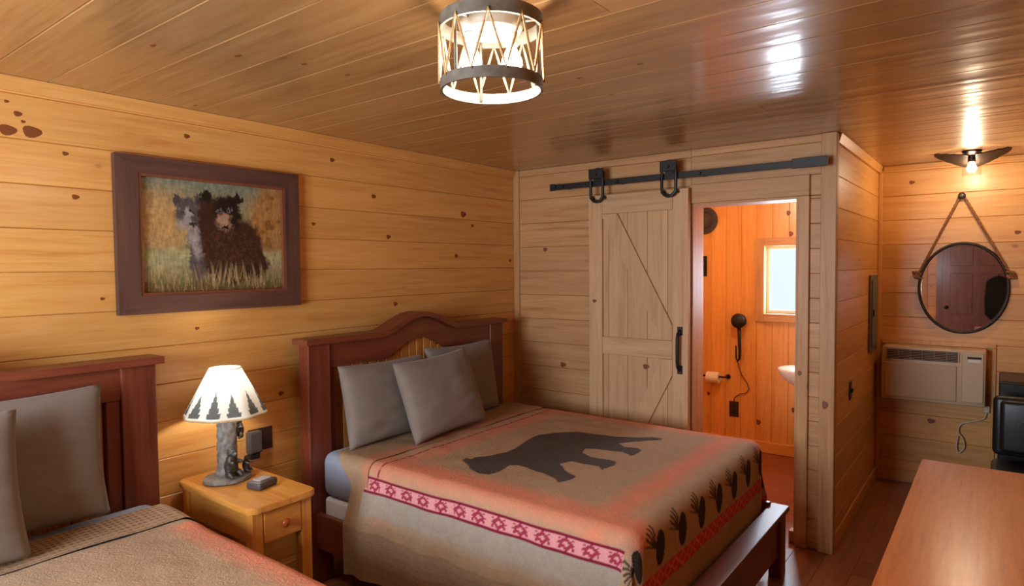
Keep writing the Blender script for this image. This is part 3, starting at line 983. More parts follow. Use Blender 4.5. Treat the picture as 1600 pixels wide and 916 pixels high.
def cloth_sheet(name, mat, parent, s0, s1, xf, y0, y1, zt, near, far, R=0.06, lift=0.012, step=0.006, colour=None, skew=0.0, wav=0.010, seed=3, thick=0.012):
    """Sheet of cloth laid over a mattress top (foot edge xf, sides y0..y1) and hanging over near side, far side and foot."""
    qa = R * PI / 2
    ns = max(2, int((s1 - s0) / step))
    ntt = int(((y1 - y0) + near + far) / step)
    S = np.linspace(s0, s1, ns)
    T = np.linspace(y0 - near, y1 + far, ntt)
    s, t = np.meshgrid(S, T, indexing='ij')
    ix, iy0, iy1 = xf - R, y0 + R, y1 - R
    nx = np.minimum(s, ix)
    ny = np.clip(t, iy0, iy1)
    vx, vy = s - nx, t - ny
    d = np.hypot(vx, vy) + 1e-9
    ux, uy = vx / d, vy / d
    hx = np.where(d < qa, R * np.sin(np.minimum(d, qa) / R), R)
    dz = np.where(d < qa, R * (1 - np.cos(np.minimum(d, qa) / R)), R + (d - qa))
    hang = np.clip((d - qa) / 0.25, 0, 1)
    along = np.where(np.abs(vy) > np.abs(vx), s, t)
    rip = wav * (np.sin(along * 17 + seed) + 0.6 * np.sin(along * 31 + 2 * seed)) * hang
    flare = 0.05 * hang * hang * (np.abs(uy) > 0.75)
    hx = hx + lift + np.where(ux > 0.75, 0.2, 1.0) * rip + np.where(ux > 0.75, 0, flare)
    lump = 0.006 * (vnoise(s * 5, t * 5, seed) - 0.5) + 0.004 * (vnoise(s * 13, t * 13, seed + 1) - 0.5)
    X = nx + ux * hx + skew * np.clip(d / 0.16, 0, 1) * (vy < 0) * (1 - (s - s0) / (s1 - s0))
    Y = ny + uy * hx
    Z = zt + lift - dz + lump * (1 - hang)
    flat = d <= 2e-9
    Z = np.where(flat, zt + lift + lump, Z)
    Z = np.maximum(Z, 0.045 + 0.0 * Z)
    V = np.stack([X, Y, Z], -1).reshape(-1, 3)
    idx = np.arange(ns * ntt).reshape(ns, ntt)
    q = np.stack([idx[:-1, :-1], idx[1:, :-1], idx[1:, 1:], idx[:-1, 1:]], -1).reshape(-1, 4)
    org = np.array([s0, y0, 0.0])
    me = bpy.data.meshes.new(name)
    nv, nq = len(V), len(q)
    me.vertices.add(nv)
    me.vertices.foreach_set('co', (V - org).astype(np.float32).ravel())
    me.loops.add(nq * 4)
    me.loops.foreach_set('vertex_index', q.astype(np.int32).ravel())
    me.polygons.add(nq)
    me.polygons.foreach_set('loop_start', np.arange(0, nq * 4, 4, dtype=np.int32))
    me.polygons.foreach_set('use_smooth', np.ones(nq, bool))
    me.update(calc_edges=True)
    if colour is not None:
        C = colour(s, t).reshape(-1, 3)
        ca = me.color_attributes.new('print', 'FLOAT_COLOR', 'POINT')
        ca.data.foreach_set('color', np.concatenate([np.clip(C, 0, 1), np.ones((nv, 1))], 1).astype(np.float32).ravel())
    me.materials.append(M[mat])
    o = bpy.data.objects.new(name, me)
    COL.objects.link(o)
    o.parent = parent
    o.location = Vector(org) - WLOC[parent.name]
    WLOC[o.name] = Vector(org)
    return o


def make_bed(dy, label, full):
    y0h, y1h = 1.94 + dy, 3.59 + dy
    yc = (y0h + y1h) / 2
    bed = thing('bed_frame', (0.15, yc, 0), label[0], 'bed', 'two cherry bed frames')
    pw = 0.135
    for ya in (y0h + 0.018, y1h - 0.018 - pw):
        B('post', 'cherry_z', bed, HX0, HX1, ya, ya + pw, 0.0, CAPZ - 0.03, 0.005)
    ys = np.linspace(y0h + 0.018 + pw - 0.004, y1h - 0.018 - pw + 0.004, 49)
    up = [(y, CAPZ - 0.031 + arch(y, yc)) for y in ys]
    lo = [(y, 1.135 + arch(y, yc, 0.285, 0.105)) for y in ys]
    MB().strip(lo, up, 'yz', HX0 + 0.012, HX1 - 0.012).build('top_rail', 'cherry_y', bed)
    ys = np.linspace(y0h - 0.006, y1h + 0.006, 65)
    MB().strip([(y, CAPZ - 0.0295 + arch(y, yc)) for y in ys], [(y, CAPZ + arch(y, yc)) for y in ys], 'yz', HX0 - 0.02, HX1 + 0.026).build('cap', 'cherry_y', bed)
    # stiles inside the posts, lower rail, beadboard
    for ya in (y0h + 0.019 + pw, y1h - 0.019 - pw - 0.05):
        B('stile', 'cherry_z', bed, HX0 + 0.014, HX1 - 0.020, ya, ya + 0.05, 0.35, 1.133, 0.003)
    B('lower_rail', 'cherry_y', bed, HX0 + 0.013, HX1 - 0.013, y0h + 0.07 + pw, y1h - 0.07 - pw, 0.36, 0.62, 0.003)
    ya, yb = y0h + 0.07 + pw, y1h - 0.07 - pw
    nb = 20
    for i in range(nb):
        a, b = ya + (yb - ya) * i / nb, ya + (yb - ya) * (i + 1) / nb
        zt = 1.145 + arch((a + b) / 2, yc, 0.285, 0.105)
        plank(bed, 'bead', 'x', HX0 + 0.035, 1, 'z', 0.621, zt, a, b, name='beadboard_slat', vg=0.006, th=0.014)
    # side rails, footboard
    for yr in (y0h + 0.045, y1h - 0.075):
        B('side_rail', 'cherry_x', bed, HX1 + 0.001, 2.045, yr, yr + 0.03, 0.20, 0.385, 0.004)
    for ya in (y0h + 0.02, y1h - 0.02 - 0.09):
        B('foot_post', 'cherry_z', bed, 2.05, 2.115, ya, ya + 0.09, 0.0, 0.338, 0.004)
    B('foot_panel', 'cherry_y', bed, 2.065, 2.10, y0h + 0.111, y1h - 0.111, 0.12, 0.338, 0.003)
    B('foot_cap', 'cherry_y', bed, 2.036, 2.130, y0h + 0.005, y1h - 0.005, 0.3385, 0.366, 0.004)
    ym0, ym1 = 2.01 + dy, 3.53 + dy
    bs = MB().box(0.21, 1.99, ym0 + 0.012, ym1 - 0.012, 0.23, 0.465, 0.02, 3).build('box_spring', 'boxspring', None, smooth=True)
    tag(bs, label[1], 'box spring', 'box springs')
    mt = MB().box(0.20, 2.00, ym0, ym1, 0.467, 0.705, 0.055, 5).build('mattress', 'mattress', None, smooth=True)
    tag(mt, label[2], 'mattress', 'mattresses')
    q = thing('quilt', (1.0, (ym0 + ym1) / 2, 0.70), label[3], 'quilt', 'quilts on the two beds')
    cloth_sheet('quilt_body', 'quilt', q, 0.56, 2.00 + 0.40, 2.0, ym0, ym1, 0.705, 0.52, 0.44, colour=lambda s, t: quilt_colour(s, t, 2.0, ym0, ym1, float(full)), seed=3 + full)

    def fold_col(s, t):
        nz = vnoise(s * 50, t * 50, 5)
        c = np.broadcast_to(TAN2, s.shape + (3,)).copy() * (0.94 + 0.14 * nz)[..., None]
        if not full:
            st = (np.sin(s * 2 * PI / 0.026) > 0.15) & (((t / 0.02) % 1) < 0.62)
            c = np.where(st[..., None], c * np.array([0.52, 0.42, 0.42]), c * 1.12)
        else:
            c = c * (1.0 - 0.10 * (np.sin(s * 2 * PI / 0.02) > 0.6))[..., None]
            rose = np.clip((s - 0.50) / 0.06, 0, 1) * 0.45
            c = c * (1 - rose[..., None]) + SALMON * 0.85 * rose[..., None]
        return c
    cloth_sheet('turned_back_edge', 'quilt', q, 0.31 if full else 0.355, 0.60 if full else 0.565, 2.0, ym0, ym1, 0.705, 0.53, 0.44, lift=0.017 if full else 0.02, colour=fold_col, skew=0.17 if full else 0.05, seed=8 + full)
    return bed


make_bed(0.0, ('cherry wood bed with arched headboard nearer the barn door', 'white box spring under the bear-print bed by the barn door', 'mattress in a blue-grey sheet under the bear quilt',
               'tan and salmon quilt with a walking bear, on the bed by the barn door'), 1)
make_bed(-2.358, ('cherry wood bed cut off by the left edge, left of the nightstand', 'box spring of the bed left of the nightstand', 'mattress in blue-grey sheet on the bed left of the nightstand',
                  'tan and salmon quilt with striped turned-back edge, on the leftmost bed'), 0)


def pillow(c, w, h, th, lean, yaw, label, roll=0.0, seed=0):
    """Plump case leaning back against the headboard; w along y, h up, face towards +x."""
    n = 40
    u, v = np.meshgrid(np.linspace(-1, 1, n), np.linspace(-1, 1, n), indexing='ij')
    pr = np.clip((1 - np.abs(u) ** 2.6) * (1 - np.abs(v) ** 2.6), 0, 1) ** 0.42
    wr = 0.010 * (vnoise(u * 3 + 9, v * 6 + 5, seed) - 0.5) + 0.007 * np.sin(v * 14 + 3 * vnoise(u * 2 + 4, v * 2 + 4, seed + 1)) * np.clip(np.abs(u) - 0.1, 0, 1) * np.clip(-v + 0.2, 0, 1)
    yy = u * w / 2 * (1 - 0.05 * (1 - v * v))
    zz = v * h / 2 * (1 - 0.06 * (1 - u * u))
    front = np.stack([th / 2 * pr + wr * pr, yy, zz], -1).reshape(-1, 3)
    back = np.stack([-th / 2 * pr, yy, zz], -1).reshape(-1, 3)
    idx = np.arange(n * n).reshape(n, n)
    q1 = np.stack([idx[:-1, :-1], idx[1:, :-1], idx[1:, 1:], idx[:-1, 1:]], -1).reshape(-1, 4)
    q2 = q1[:, ::-1] + n * n
    V = np.concatenate([front, back])
    mt = Matrix.Translation(c) @ Euler((roll, lean, yaw), 'ZYX').to_matrix().to_4x4()
    V = [tuple(mt @ Vector(p)) for p in V]
    mb = MB().add(V, [tuple(int(i) for i in q) for q in np.concatenate([q1, q2])])
    o = mb.build('pillow', 'pillow', None, smooth=True)
    me = o.data
    bmx = bmesh.new()
    bmx.from_mesh(me)
    bmesh.ops.remove_doubles(bmx, verts=bmx.verts[:], dist=0.0015)
    bmesh.ops.recalc_face_normals(bmx, faces=bmx.faces[:])
    bmx.to_mesh(me)
    bmx.free()
    me.polygons.foreach_set('use_smooth', [True] * len(me.polygons))
    return tag(o, label, 'pillow', 'taupe pillows on the beds')


pillow((0.315, 2.385, 0.935), 0.62, 0.44, 0.15, -0.20, 0.0, 'taupe pillow with creases, left and behind the front pillow on bear bed', seed=2)
pillow((0.300, 3.025, 0.95), 0.62, 0.46, 0.14, -0.16, 0.0, 'taupe pillow mostly hidden, nearest the barn door on bear bed', seed=5)
pillow((0.50, 2.615, 0.95), 0.58, 0.45, 0.16, -0.34, 0.0, 'taupe pillow leaning in front of two others on the bear bed', roll=0.05, seed=8)
pillow((0.275, 0.655, 0.975), 0.66, 0.50, 0.15, -0.10, 0.0, 'taupe pillow nearest the nightstand on the leftmost bed', seed=11)
pillow((0.475, 0.35, 0.97), 0.64, 0.48, 0.16, -0.22, 0.0, 'taupe pillow cut off by the left edge of the photo', seed=14)

# ================================================================== NIGHTSTAND
ns = thing('nightstand', (0.34, 1.51, 0), 'narrow honey pine nightstand with small drawer between the two beds', 'nightstand')
nx0, nx1, ny0, ny1, nz = 0.03, 0.655, 1.352, 1.672, 0.70


def rounded_rect(x0, x1, y0, y1, r, n=6):
    pts = []
    for cx, cy, a0 in ((x1 - r, y1 - r, 0), (x0 + r, y1 - r, PI / 2), (x0 + r, y0 + r, PI), (x1 - r, y0 + r, 1.5 * PI)):
        for k in range(n + 1):
            a = a0 + PI / 2 * k / n
            pts.append((cx + r * math.cos(a), cy + r * math.sin(a)))
    return pts


MB().prism(rounded_rect(nx0 + 0.002, nx1 - 0.002, ny0 + 0.002, ny1 - 0.002, 0.045), 'xy', nz - 0.026, nz - 0.022).prism(rounded_rect(nx0, nx1, ny0, ny1, 0.045), 'xy', nz - 0.022, nz - 0.004).prism(rounded_rect(nx0 + 0.003, nx1 - 0.003, ny0 + 0.003, ny1 - 0.003, 0.044), 'xy', nz - 0.004, nz).build('top', 'honey_x', ns)
lx = (nx0 + 0.02, nx1 - 0.075)
ly = (ny0 + 0.02, ny1 - 0.07)
for a in lx:
    for b in ly:
        B('leg', 'honey_z', ns, a, a + 0.05, b, b + 0.05, 0.0, nz - 0.027, 0.004)
for b in (ly[0] + 0.012, ly[1] + 0.012):
    B('side_apron', 'honey_x', ns, lx[0] + 0.051, lx[1] - 0.001, b, b + 0.02, nz - 0.165, nz - 0.027, 0.002)
B('back_apron', 'honey_y', ns, lx[0] + 0.01, lx[0] + 0.03, ly[0] + 0.051, ly[1] - 0.001, nz - 0.165, nz - 0.027, 0.002)
dr = B('drawer', 'honey_y', ns, lx[1] + 0.03, lx[1] + 0.052, ly[0] + 0.053, ly[1] - 0.003, nz - 0.165, nz - 0.035, 0.004)
MB().lathe([(0.008, 0), (0.008, 0.010), (0.017, 0.016), (0.019, 0.024), (0.012, 0.031)], (lx[1] + 0.052, (ly[0] + ly[1] + 0.05) / 2, nz - 0.10), 18, axis='x').build('knob', plain('amber_knob', rgb(170, 84, 30), 0.35), dr, smooth=True)

# ---- lamp
LX, LY = 0.215, 1.50
lamp = thing('table_lamp', (LX, LY, nz), 'carved bear table lamp with white pine-tree shade on the nightstand', 'lamp')
MB().lathe([(0.100, 0.0), (0.106, 0.006), (0.104, 0.018), (0.085, 0.024), (0.02, 0.028)], (LX, LY, nz + 0.001), 36, sx=0.9, sy=1.0).build('base', 'lamp_stone', lamp, smooth=True, angle=50)
# log trunk with bark ridges
vs, fs = [], []
seg, lev = 28, 22
for i in range(lev):
    z = nz + 0.026 + 0.285 * i / (lev - 1)
    for k in range(seg):
        a = 2 * PI * k / seg
        r = 0.040 - 0.004 * i / lev + 0.0045 * math.sin(7 * a + 2.0 * math.sin(i * 0.8)) + 0.003 * random.random() + 0.010 * max(0, 1 - i / 3.0)
        vs.append((LX + r * math.cos(a), LY + r * math.sin(a), z))
for i in range(lev - 1):
    for k in range(seg):
        fs.append((i * seg + k, i * seg + (k + 1) % seg, (i + 1) * seg + (k + 1) % seg, (i + 1) * seg + k))
fs += [tuple(range(seg - 1, -1, -1)), tuple((lev - 1) * seg + k for k in range(seg))]
MB().add(vs, fs).build('log', 'lamp_stone', lamp, smooth=True)


def little_bear(name, o, s, yaw, climb):
    """Small carved bear, one remeshed body: trunk, head, muzzle, ears, four limbs."""
    mb = MB()
    R = Matrix.Rotation(yaw, 4, 'Z') @ Matrix.Rotation(climb, 4, 'Y')

    def ball(x, y, z, rx, ry, rz):
        bm = bmesh.new()
        bmesh.ops.create_icosphere(bm, subdivisions=2, radius=1.0)
        mb.bm(bm, Matrix.Translation(o) @ R @ Matrix.Translation((x * s, y * s, z * s)) @ Matrix.Diagonal((rx * s, ry * s, rz * s, 1)))
    ball(0, 0, 0, 0.30, 0.34, 0.46)
    ball(0.02, 0, 0.30, 0.24, 0.27, 0.26)
    ball(0.06, 0, 0.62, 0.22, 0.22, 0.21)
    ball(0.27, 0, 0.56, 0.14, 0.11, 0.10)
    for q in (-1, 1):
        ball(0.02, 0.17 * q, 0.80, 0.05, 0.08, 0.08)
        ball(0.22, 0.26 * q, 0.22, 0.22, 0.10, 0.11)
        ball(0.40, 0.24 * q, 0.22, 0.11, 0.09, 0.09)
        ball(0.16, 0.27 * q, -0.34, 0.24, 0.13, 0.16)
        ball(0.36, 0.27 * q, -0.44, 0.14, 0.10, 0.09)
    ob = mb.build(name, 'lamp_bear', lamp, smooth=True)
    md = ob.modifiers.new('remesh', 'REMESH')
    md.mode = 'VOXEL'
    md.voxel_size = 0.0035
    md.use_smooth_shade = True
    return ob


little_bear('carved_bear', (LX + 0.050, LY - 0.01, nz + 0.075), 0.095, 0.2, 0.0)
little_bear('carved_bear', (LX - 0.005, LY + 0.062, nz + 0.215), 0.070, -PI / 2 + 0.5, -0.1)
little_bear('carved_bear', (LX + 0.03, LY + 0.072, nz + 0.055), 0.055, 0.6, 0.0)
MB().lathe([(0.012, 0.0), (0.012, 0.05), (0.018, 0.055), (0.018, 0.085)], (LX, LY, nz + 0.311), 16).build('socket', 'bronze', lamp, smooth=True, angle=40)
MB().sphere((LX, LY, nz + 0.425), 0.026, 0.026, 0.034, 2).build('bulb', 'bulb_lamp', lamp, smooth=True)
# shade with pine trees printed round the hem
z0s, z1s, r0s, r1s = nz + 0.305, nz + 0.515, 0.176, 0.068
nu, nvv = 320, 60
a = np.linspace(0, 2 * PI, nu, endpoint=False)
h = np.linspace(0, 1, nvv)
A, Hh = np.meshgrid(a, h, indexing='ij')
rad = r0s + (r1s - r0s) * Hh
rad = rad + 0.005 * (1 - Hh) * np.cos(A * 8)
Vs = np.stack([LX + rad * np.cos(A), LY + rad * np.sin(A), z0s + (z1s - z0s) * Hh], -1).reshape(-1, 3)
idx = np.arange(nu * nvv).reshape(nu, nvv)
idn = np.roll(idx, -1, 0)
q = np.stack([idx[:, :-1], idn[:, :-1], idn[:, 1:], idx[:, 1:]], -1).reshape(-1, 4)
shade = MB().add(Vs, [tuple(int(i) for i in f) for f in q]).build('shade', 'shade', lamp, smooth=True)
PARCH = srgb_arr(236, 232, 220)
TREE = srgb_arr(96, 98, 94)
cc = np.broadcast_to(PARCH, A.shape + (3,)).copy()
for k in range(11):
    a0 = 2 * PI * (k + 0.5) / 11 + 0.05 * math.sin(k * 5)
    hh = 0.50 + 0.09 * math.sin(k * 3.1)
    da = (A - a0 + PI) % (2 * PI) - PI
    rel = np.clip((Hh - 0.055) / hh, 0, 1)
    wid = 0.235 * (1 - rel) * (0.66 + 0.34 * np.abs(((rel * 5) % 1) - 0.0))
    mk = (np.abs(da) < wid) & (Hh > 0.055) & (Hh < 0.055 + hh)
    cc[mk] = TREE * (0.9 + 0.3 * rng.random(mk.sum()))[:, None]
cc[(Hh < 0.03)] = srgb_arr(206, 190, 160)
ca = shade.data.color_attributes.new('print', 'FLOAT_COLOR', 'POINT')
ca.data.foreach_set('color', np.concatenate([cc.reshape(-1, 3), np.ones((nu * nvv, 1))], 1).astype(np.float32).ravel())
MB().tube([(LX + r0s * math.cos(t) + 0.005 * math.cos(8 * t) * math.cos(t), LY + r0s * math.sin(t) + 0.005 * math.cos(8 * t) * math.sin(t), z0s) for t in np.linspace(0, 2 * PI, 48, endpoint=False)], 0.003, 6, True).build('shade_rim', 'rope', lamp, smooth=True)
MB().tube([(LX + r1s * math.cos(t), LY + r1s * math.sin(t), z1s) for t in np.linspace(0, 2 * PI, 32, endpoint=False)], 0.0025, 6, True).build('shade_rim', 'white_enamel', lamp, smooth=True)
sp = MB()
for k in range(3):
    t = 2 * PI * k / 3
    sp.tube([(LX, LY, z1s - 0.03), (LX + 0.067 * math.cos(t), LY + 0.067 * math.sin(t), z1s - 0.001)], 0.002, 6)
sp.tube([(LX, LY, nz + 0.39), (LX + 0.034, LY, nz + 0.425), (LX + 0.03, LY, nz + 0.46), (LX, LY, z1s - 0.03)], 0.002, 6).build('shade_spider', 'bronze', lamp, smooth=True)

# gadget on the nightstand
gd = thing('small_gadget', (0.43, 1.54, nz), 'small dark grey plastic gadget lying on the nightstand beside the lamp', 'gadget')
rz = Matrix.Translation((0.43, 1.54, nz + 0.0005)) @ Matrix.Rotation(0.25, 4, 'Z')
mb = MB().box(-0.042, 0.042, -0.055, 0.055, 0, 0.034, 0.012, 3)
mb.v = [tuple(rz @ Vector(p)) for p in mb.v]
mb.build('case', 'gadget', gd, smooth=True, angle=50)
mb = MB().box(-0.024, 0.024, -0.034, 0.034, 0.0343, 0.038, 0.0015)
mb.v = [tuple(rz @ Vector(p)) for p in mb.v]
mb.build('face', 'gadget_top', gd)

# wall plates, charger


def wall_plate(name, x, y, z, nrm, label, w=0.075, h=0.118, mat='brown_plate', outlets=2):
    o = thing(name, (x, y, z), label, 'outlet' if outlets else 'switch')
    t = 0.007
    if nrm == 'x':
        B('plate', mat, o, x + 0.0015, x + t, y - w / 2, y + w / 2, z - h / 2, z + h / 2, 0.003)
        for k in (range(2) if outlets else ()):
            zc = z + (0.026 if k else -0.026)
            B('socket', 'black_plastic', o, x + t, x + t + 0.002, y - 0.016, y + 0.016, zc - 0.017, zc + 0.017, 0.001)
        if not outlets:
            B('toggle', 'black_plastic', o, x + t, x + t + 0.012, y - 0.006, y + 0.006, z - 0.012, z + 0.012, 0.002)
    else:
        B('plate', mat, o, x - w / 2, x + w / 2, y - t, y - 0.0015, z - h / 2, z + h / 2, 0.003)
        for k in range(2):
            zc = z + (0.026 if k else -0.026)
            B('socket', 'black_plastic', o, x - 0.016, x + 0.016, y - t - 0.002, y - t, zc - 0.017, zc + 0.017, 0.001)
    return o


wall_plate('wall_outlet', 0.0, 1.79, 0.79, 'x', 'dark brown double outlet plate on the wall behind the nightstand', 0.135, 0.115)
ch = thing('plug_in_charger', (0.01, 1.735, 0.74), 'dark plug-in charger hanging from the outlet behind the nightstand', 'charger')
B('body', 'gadget', ch, 0.0095, 0.055, 1.705, 1.775, 0.735, 0.845, 0.008, label=None)
B('socket_block', 'black_plastic', ch, 0.0095, 0.045, 1.715, 1.765, 0.705, 0.734, 0.004)
wall_plate('wall_outlet', 0.0, 3.748, 0.745, 'x', 'dark brown outlet plate on wall beside the arched headboard, near the corner')
wall_plate('light_switch', X1, 4.524, 0.856, 'x', 'dark brown wall switch on the side wall of the alcove', outlets=0)

# ================================================================== PICTURE
FY0, FY1, FZ0, FZ1 = 1.140, 2.030, 1.468, 2.160
IY0, IY1, IZ0, IZ1 = 1.232, 1.945, 1.548, 2.085
pic = thing('framed_picture', (0.001, (FY0 + FY1) / 2, FZ0), 'framed picture of two bear cubs in grass on the plank wall', 'picture')
fx0, fx1 = 0.002, 0.034
MB().prism([(FY0, FZ0), (FY1, FZ0), (IY1, IZ0), (IY0, IZ0)], 'yz', fx0, fx1).build('frame_rail', 'frame_y', pic)
MB().prism([(FY0, FZ1), (IY0, IZ1), (IY1, IZ1), (FY1, FZ1)], 'yz', fx0, fx1).build('frame_rail', 'frame_y', pic)
MB().prism([(FY0, FZ0), (IY0, IZ0), (IY0, IZ1), (FY0, FZ1)], 'yz', fx0, fx1).build('frame_rail', 'frame_z', pic)
MB().prism([(FY1, FZ0), (FY1, FZ1), (IY1, IZ1), (IY1, IZ0)], 'yz', fx0, fx1).build('frame_rail', 'frame_z', pic)
lip = MB()
lw = 0.012
lip.prism([(IY0, IZ0), (IY1, IZ0), (IY1 - lw, IZ0 + lw), (IY0 + lw, IZ0 + lw)], 'yz', 0.012, 0.03)
lip.prism([(IY0, IZ1), (IY0 + lw, IZ1 - lw), (IY1 - lw, IZ1 - lw), (IY1, IZ1)], 'yz', 0.012, 0.03)
lip.prism([(IY0, IZ0), (IY0 + lw, IZ0 + lw), (IY0 + lw, IZ1 - lw), (IY0, IZ1)], 'yz', 0.012, 0.03)
lip.prism([(IY1, IZ0), (IY1, IZ1), (IY1 - lw, IZ1 - lw), (IY1 - lw, IZ0 + lw)], 'yz', 0.012, 0.03)
lip.build('inner_lip', plain('rust_inner_lip', rgb(120, 66, 42), 0.5, noise=0.2), pic)
nu, nvv = 300, 226
U, V = np.meshgrid(np.linspace(0, 1, nu), np.linspace(0, 1, nvv), indexing='ij')   # V runs from top to bottom


def sm(x, a, b):
    t = np.clip((x - a) / (b - a), 0, 1)
    return t * t * (3 - 2 * t)


def paint(c, col, m):
    return c * (1 - m[..., None]) + np.array(col) * m[..., None]


WU = U + 0.034 * (vnoise(U * 34, V * 26, 31) - 0.5) + 0.022 * (vnoise(U * 90, V * 60, 32) - 0.5)
WV = V + 0.040 * (vnoise(U * 34 + 7, V * 26, 33) - 0.5) + 0.034 * (vnoise(U * 110, V * 40, 34) - 0.5)


def ell(cx, cy, rx, ry, soft=0.12, ang=0.0):
    soft = soft + 0.08
    x, y = (WU - cx) * 1.33, WV - cy
    xr, yr = x * math.cos(ang) + y * math.sin(ang), -x * math.sin(ang) + y * math.cos(ang)
    return 1 - sm(np.hypot(xr / (rx * 1.33), yr / ry), 1 - soft, 1 + soft)


nzp = lambda f, sd: vnoise(U * f * 1.33 + 3, V * f + 3, sd)
pc = np.broadcast_to(srgb_arr(158, 142, 104), U.shape + (3,)).copy()
pc = paint(pc, srgb_arr(126, 134, 116), sm(0.35 - V, 0, 0.35) * 0.9)
pc = paint(pc, srgb_arr(196, 150, 92), ell(0.13, 0.38, 0.22, 0.24, 0.6) * 0.8)
pc = paint(pc, srgb_arr(176, 116, 48), ell(0.92, 0.32, 0.17, 0.34, 0.4) * (0.55 + 0.45 * nzp(14, 21)))
pc = paint(pc, srgb_arr(118, 76, 34), ell(0.93, 0.36, 0.13, 0.30, 0.4) * (nzp(18, 22) > 0.62) * 0.7)
pc = paint(pc, srgb_arr(168, 166, 122), sm(V, 0.58, 0.66) * (1 - sm(V, 0.72, 0.8)) * 0.75)
pc = paint(pc, srgb_arr(96, 92, 52), sm(V, 0.76, 0.92) * 0.8)
pc = paint(pc, srgb_arr(112, 66, 36), sm(V, 0.88, 1.0) * 0.6)
pc = paint(pc, pc * 0.78, nzp(30, 23))
fur = nzp(60, 24)
# grey cub on the left
G1, G2, G3 = srgb_arr(84, 76, 74), srgb_arr(160, 150, 148), srgb_arr(40, 34, 34)
pc = paint(pc, G1, ell(0.37, 0.62, 0.07, 0.26))
pc = paint(pc, G2, ell(0.36, 0.55, 0.045, 0.14, 0.4, -0.2) * 0.85)
pc = paint(pc, G1, ell(0.31, 0.30, 0.078, 0.13))
for cx in (0.245, 0.375):
    pc = paint(pc, G1 * 0.8, ell(cx, 0.19, 0.028, 0.045))
pc = paint(pc, G2, ell(0.31, 0.32, 0.022, 0.07, 0.4))
pc = paint(pc, G2, ell(0.285, 0.40, 0.05, 0.05, 0.4) * 0.8)
pc = paint(pc, G3, ell(0.335, 0.405, 0.030, 0.022, 0.3))
for cx in (0.28, 0.34):
    pc = paint(pc, G3, ell(cx, 0.285, 0.010, 0.012))
# brown cub on the right
B1, B2, B3 = srgb_arr(58, 34, 24), srgb_arr(92, 58, 40), srgb_arr(28, 20, 18)
pc = paint(pc, B1, ell(0.50, 0.55, 0.12, 0.34))
pc = paint(pc, B1, ell(0.64, 0.62, 0.19, 0.30, 0.10, 0.30))
pc = paint(pc, B1, ell(0.78, 0.74, 0.10, 0.14))
pc = paint(pc, B1, ell(0.45, 0.32, 0.075, 0.20))
pc = paint(pc, B3, ell(0.58, 0.27, 0.095, 0.155))
for cx, cy in ((0.435, 0.145), (0.655, 0.155)):
    pc = paint(pc, B3, ell(cx, cy, 0.036, 0.05))
pc = paint(pc, B2, (ell(0.60, 0.62, 0.18, 0.24, 0.5) * (fur > 0.6)) * 0.55)
pc = paint(pc, srgb_arr(168, 132, 108), ell(0.555, 0.355, 0.050, 0.07, 0.3))
pc = paint(pc, B3, ell(0.56, 0.40, 0.022, 0.022))
for cx in (0.525, 0.60):
    pc = paint(pc, srgb_arr(120, 112, 108), ell(cx, 0.255, 0.016, 0.016))
    pc = paint(pc, B3, ell(cx, 0.255, 0.009, 0.010))
# fur and brush streaks
stk = vnoise(U * 120, V * 26, 41) * 0.6 + vnoise(U * 46, V * 60, 42) * 0.4
pc = pc * (0.62 + 0.72 * stk)[..., None]
# grass blades in front
for k in range(170):
    bx, by = rng.random(), 0.86 + 0.14 * rng.random()
    ln, sl = 0.05 + 0.13 * rng.random(), (rng.random() - 0.5) * 0.5
    tt = (by - V) / ln
    m = (tt > 0) & (tt < 1) & (np.abs(U - bx - sl * tt * ln) < 0.0032 * (1.2 - tt))
    pc = paint(pc, srgb_arr(*[(188, 164, 108), (128, 112, 58), (92, 62, 36), (196, 150, 110)][k % 4]), m * 0.5)
for k in range(8):
    sx0 = 0.45 + 0.05 * k
    pc = paint(pc, srgb_arr(196, 176, 140), (1 - sm(np.abs(U - sx0 - 0.02 * np.sin(V * 9 + k)), 0.004, 0.012)) * sm(V, 0.68, 0.82) * (1 - sm(V, 0.9, 0.95)) * (0.2 + 0.25 * stk))
Vp = np.stack([np.full(U.shape, 0.010), IY0 + (IY1 - IY0) * U, IZ1 - (IZ1 - IZ0) * V], -1).reshape(-1, 3)
idx = np.arange(nu * nvv).reshape(nu, nvv)
q = np.stack([idx[:-1, :-1], idx[1:, :-1], idx[1:, 1:], idx[:-1, 1:]], -1).reshape(-1, 4)
pr = MB().add(Vp, [tuple(int(i) for i in f) for f in q]).build('print', 'print', pic)
ca = pr.data.color_attributes.new('print', 'FLOAT_COLOR', 'POINT')
ca.data.foreach_set('color', np.concatenate([np.clip(pc, 0, 1).reshape(-1, 3), np.ones((nu * nvv, 1))], 1).astype(np.float32).ravel())
B('backing', 'frame_y', pic, 0.003, 0.009, IY0 - 0.004, IY1 + 0.004, IZ0 - 0.004, IZ1 + 0.004, 0)

# ================================================================== CEILING DRUM LIGHT
DX, DY = 1.905, 1.36
dl = thing('drum_ceiling_light', (DX, DY, H), 'drum-shaped ceiling light laced with rope, lit above the bed', 'ceiling light')
RD = 0.139


def ring(name, z0, z1, r, mat, parent):
    return MB().lathe([(r, z0), (r, z1), (r - 0.007, z1), (r - 0.007, z0)], (DX, DY, 0), 64, close=True).build(name, mat, parent, smooth=True, angle=40)


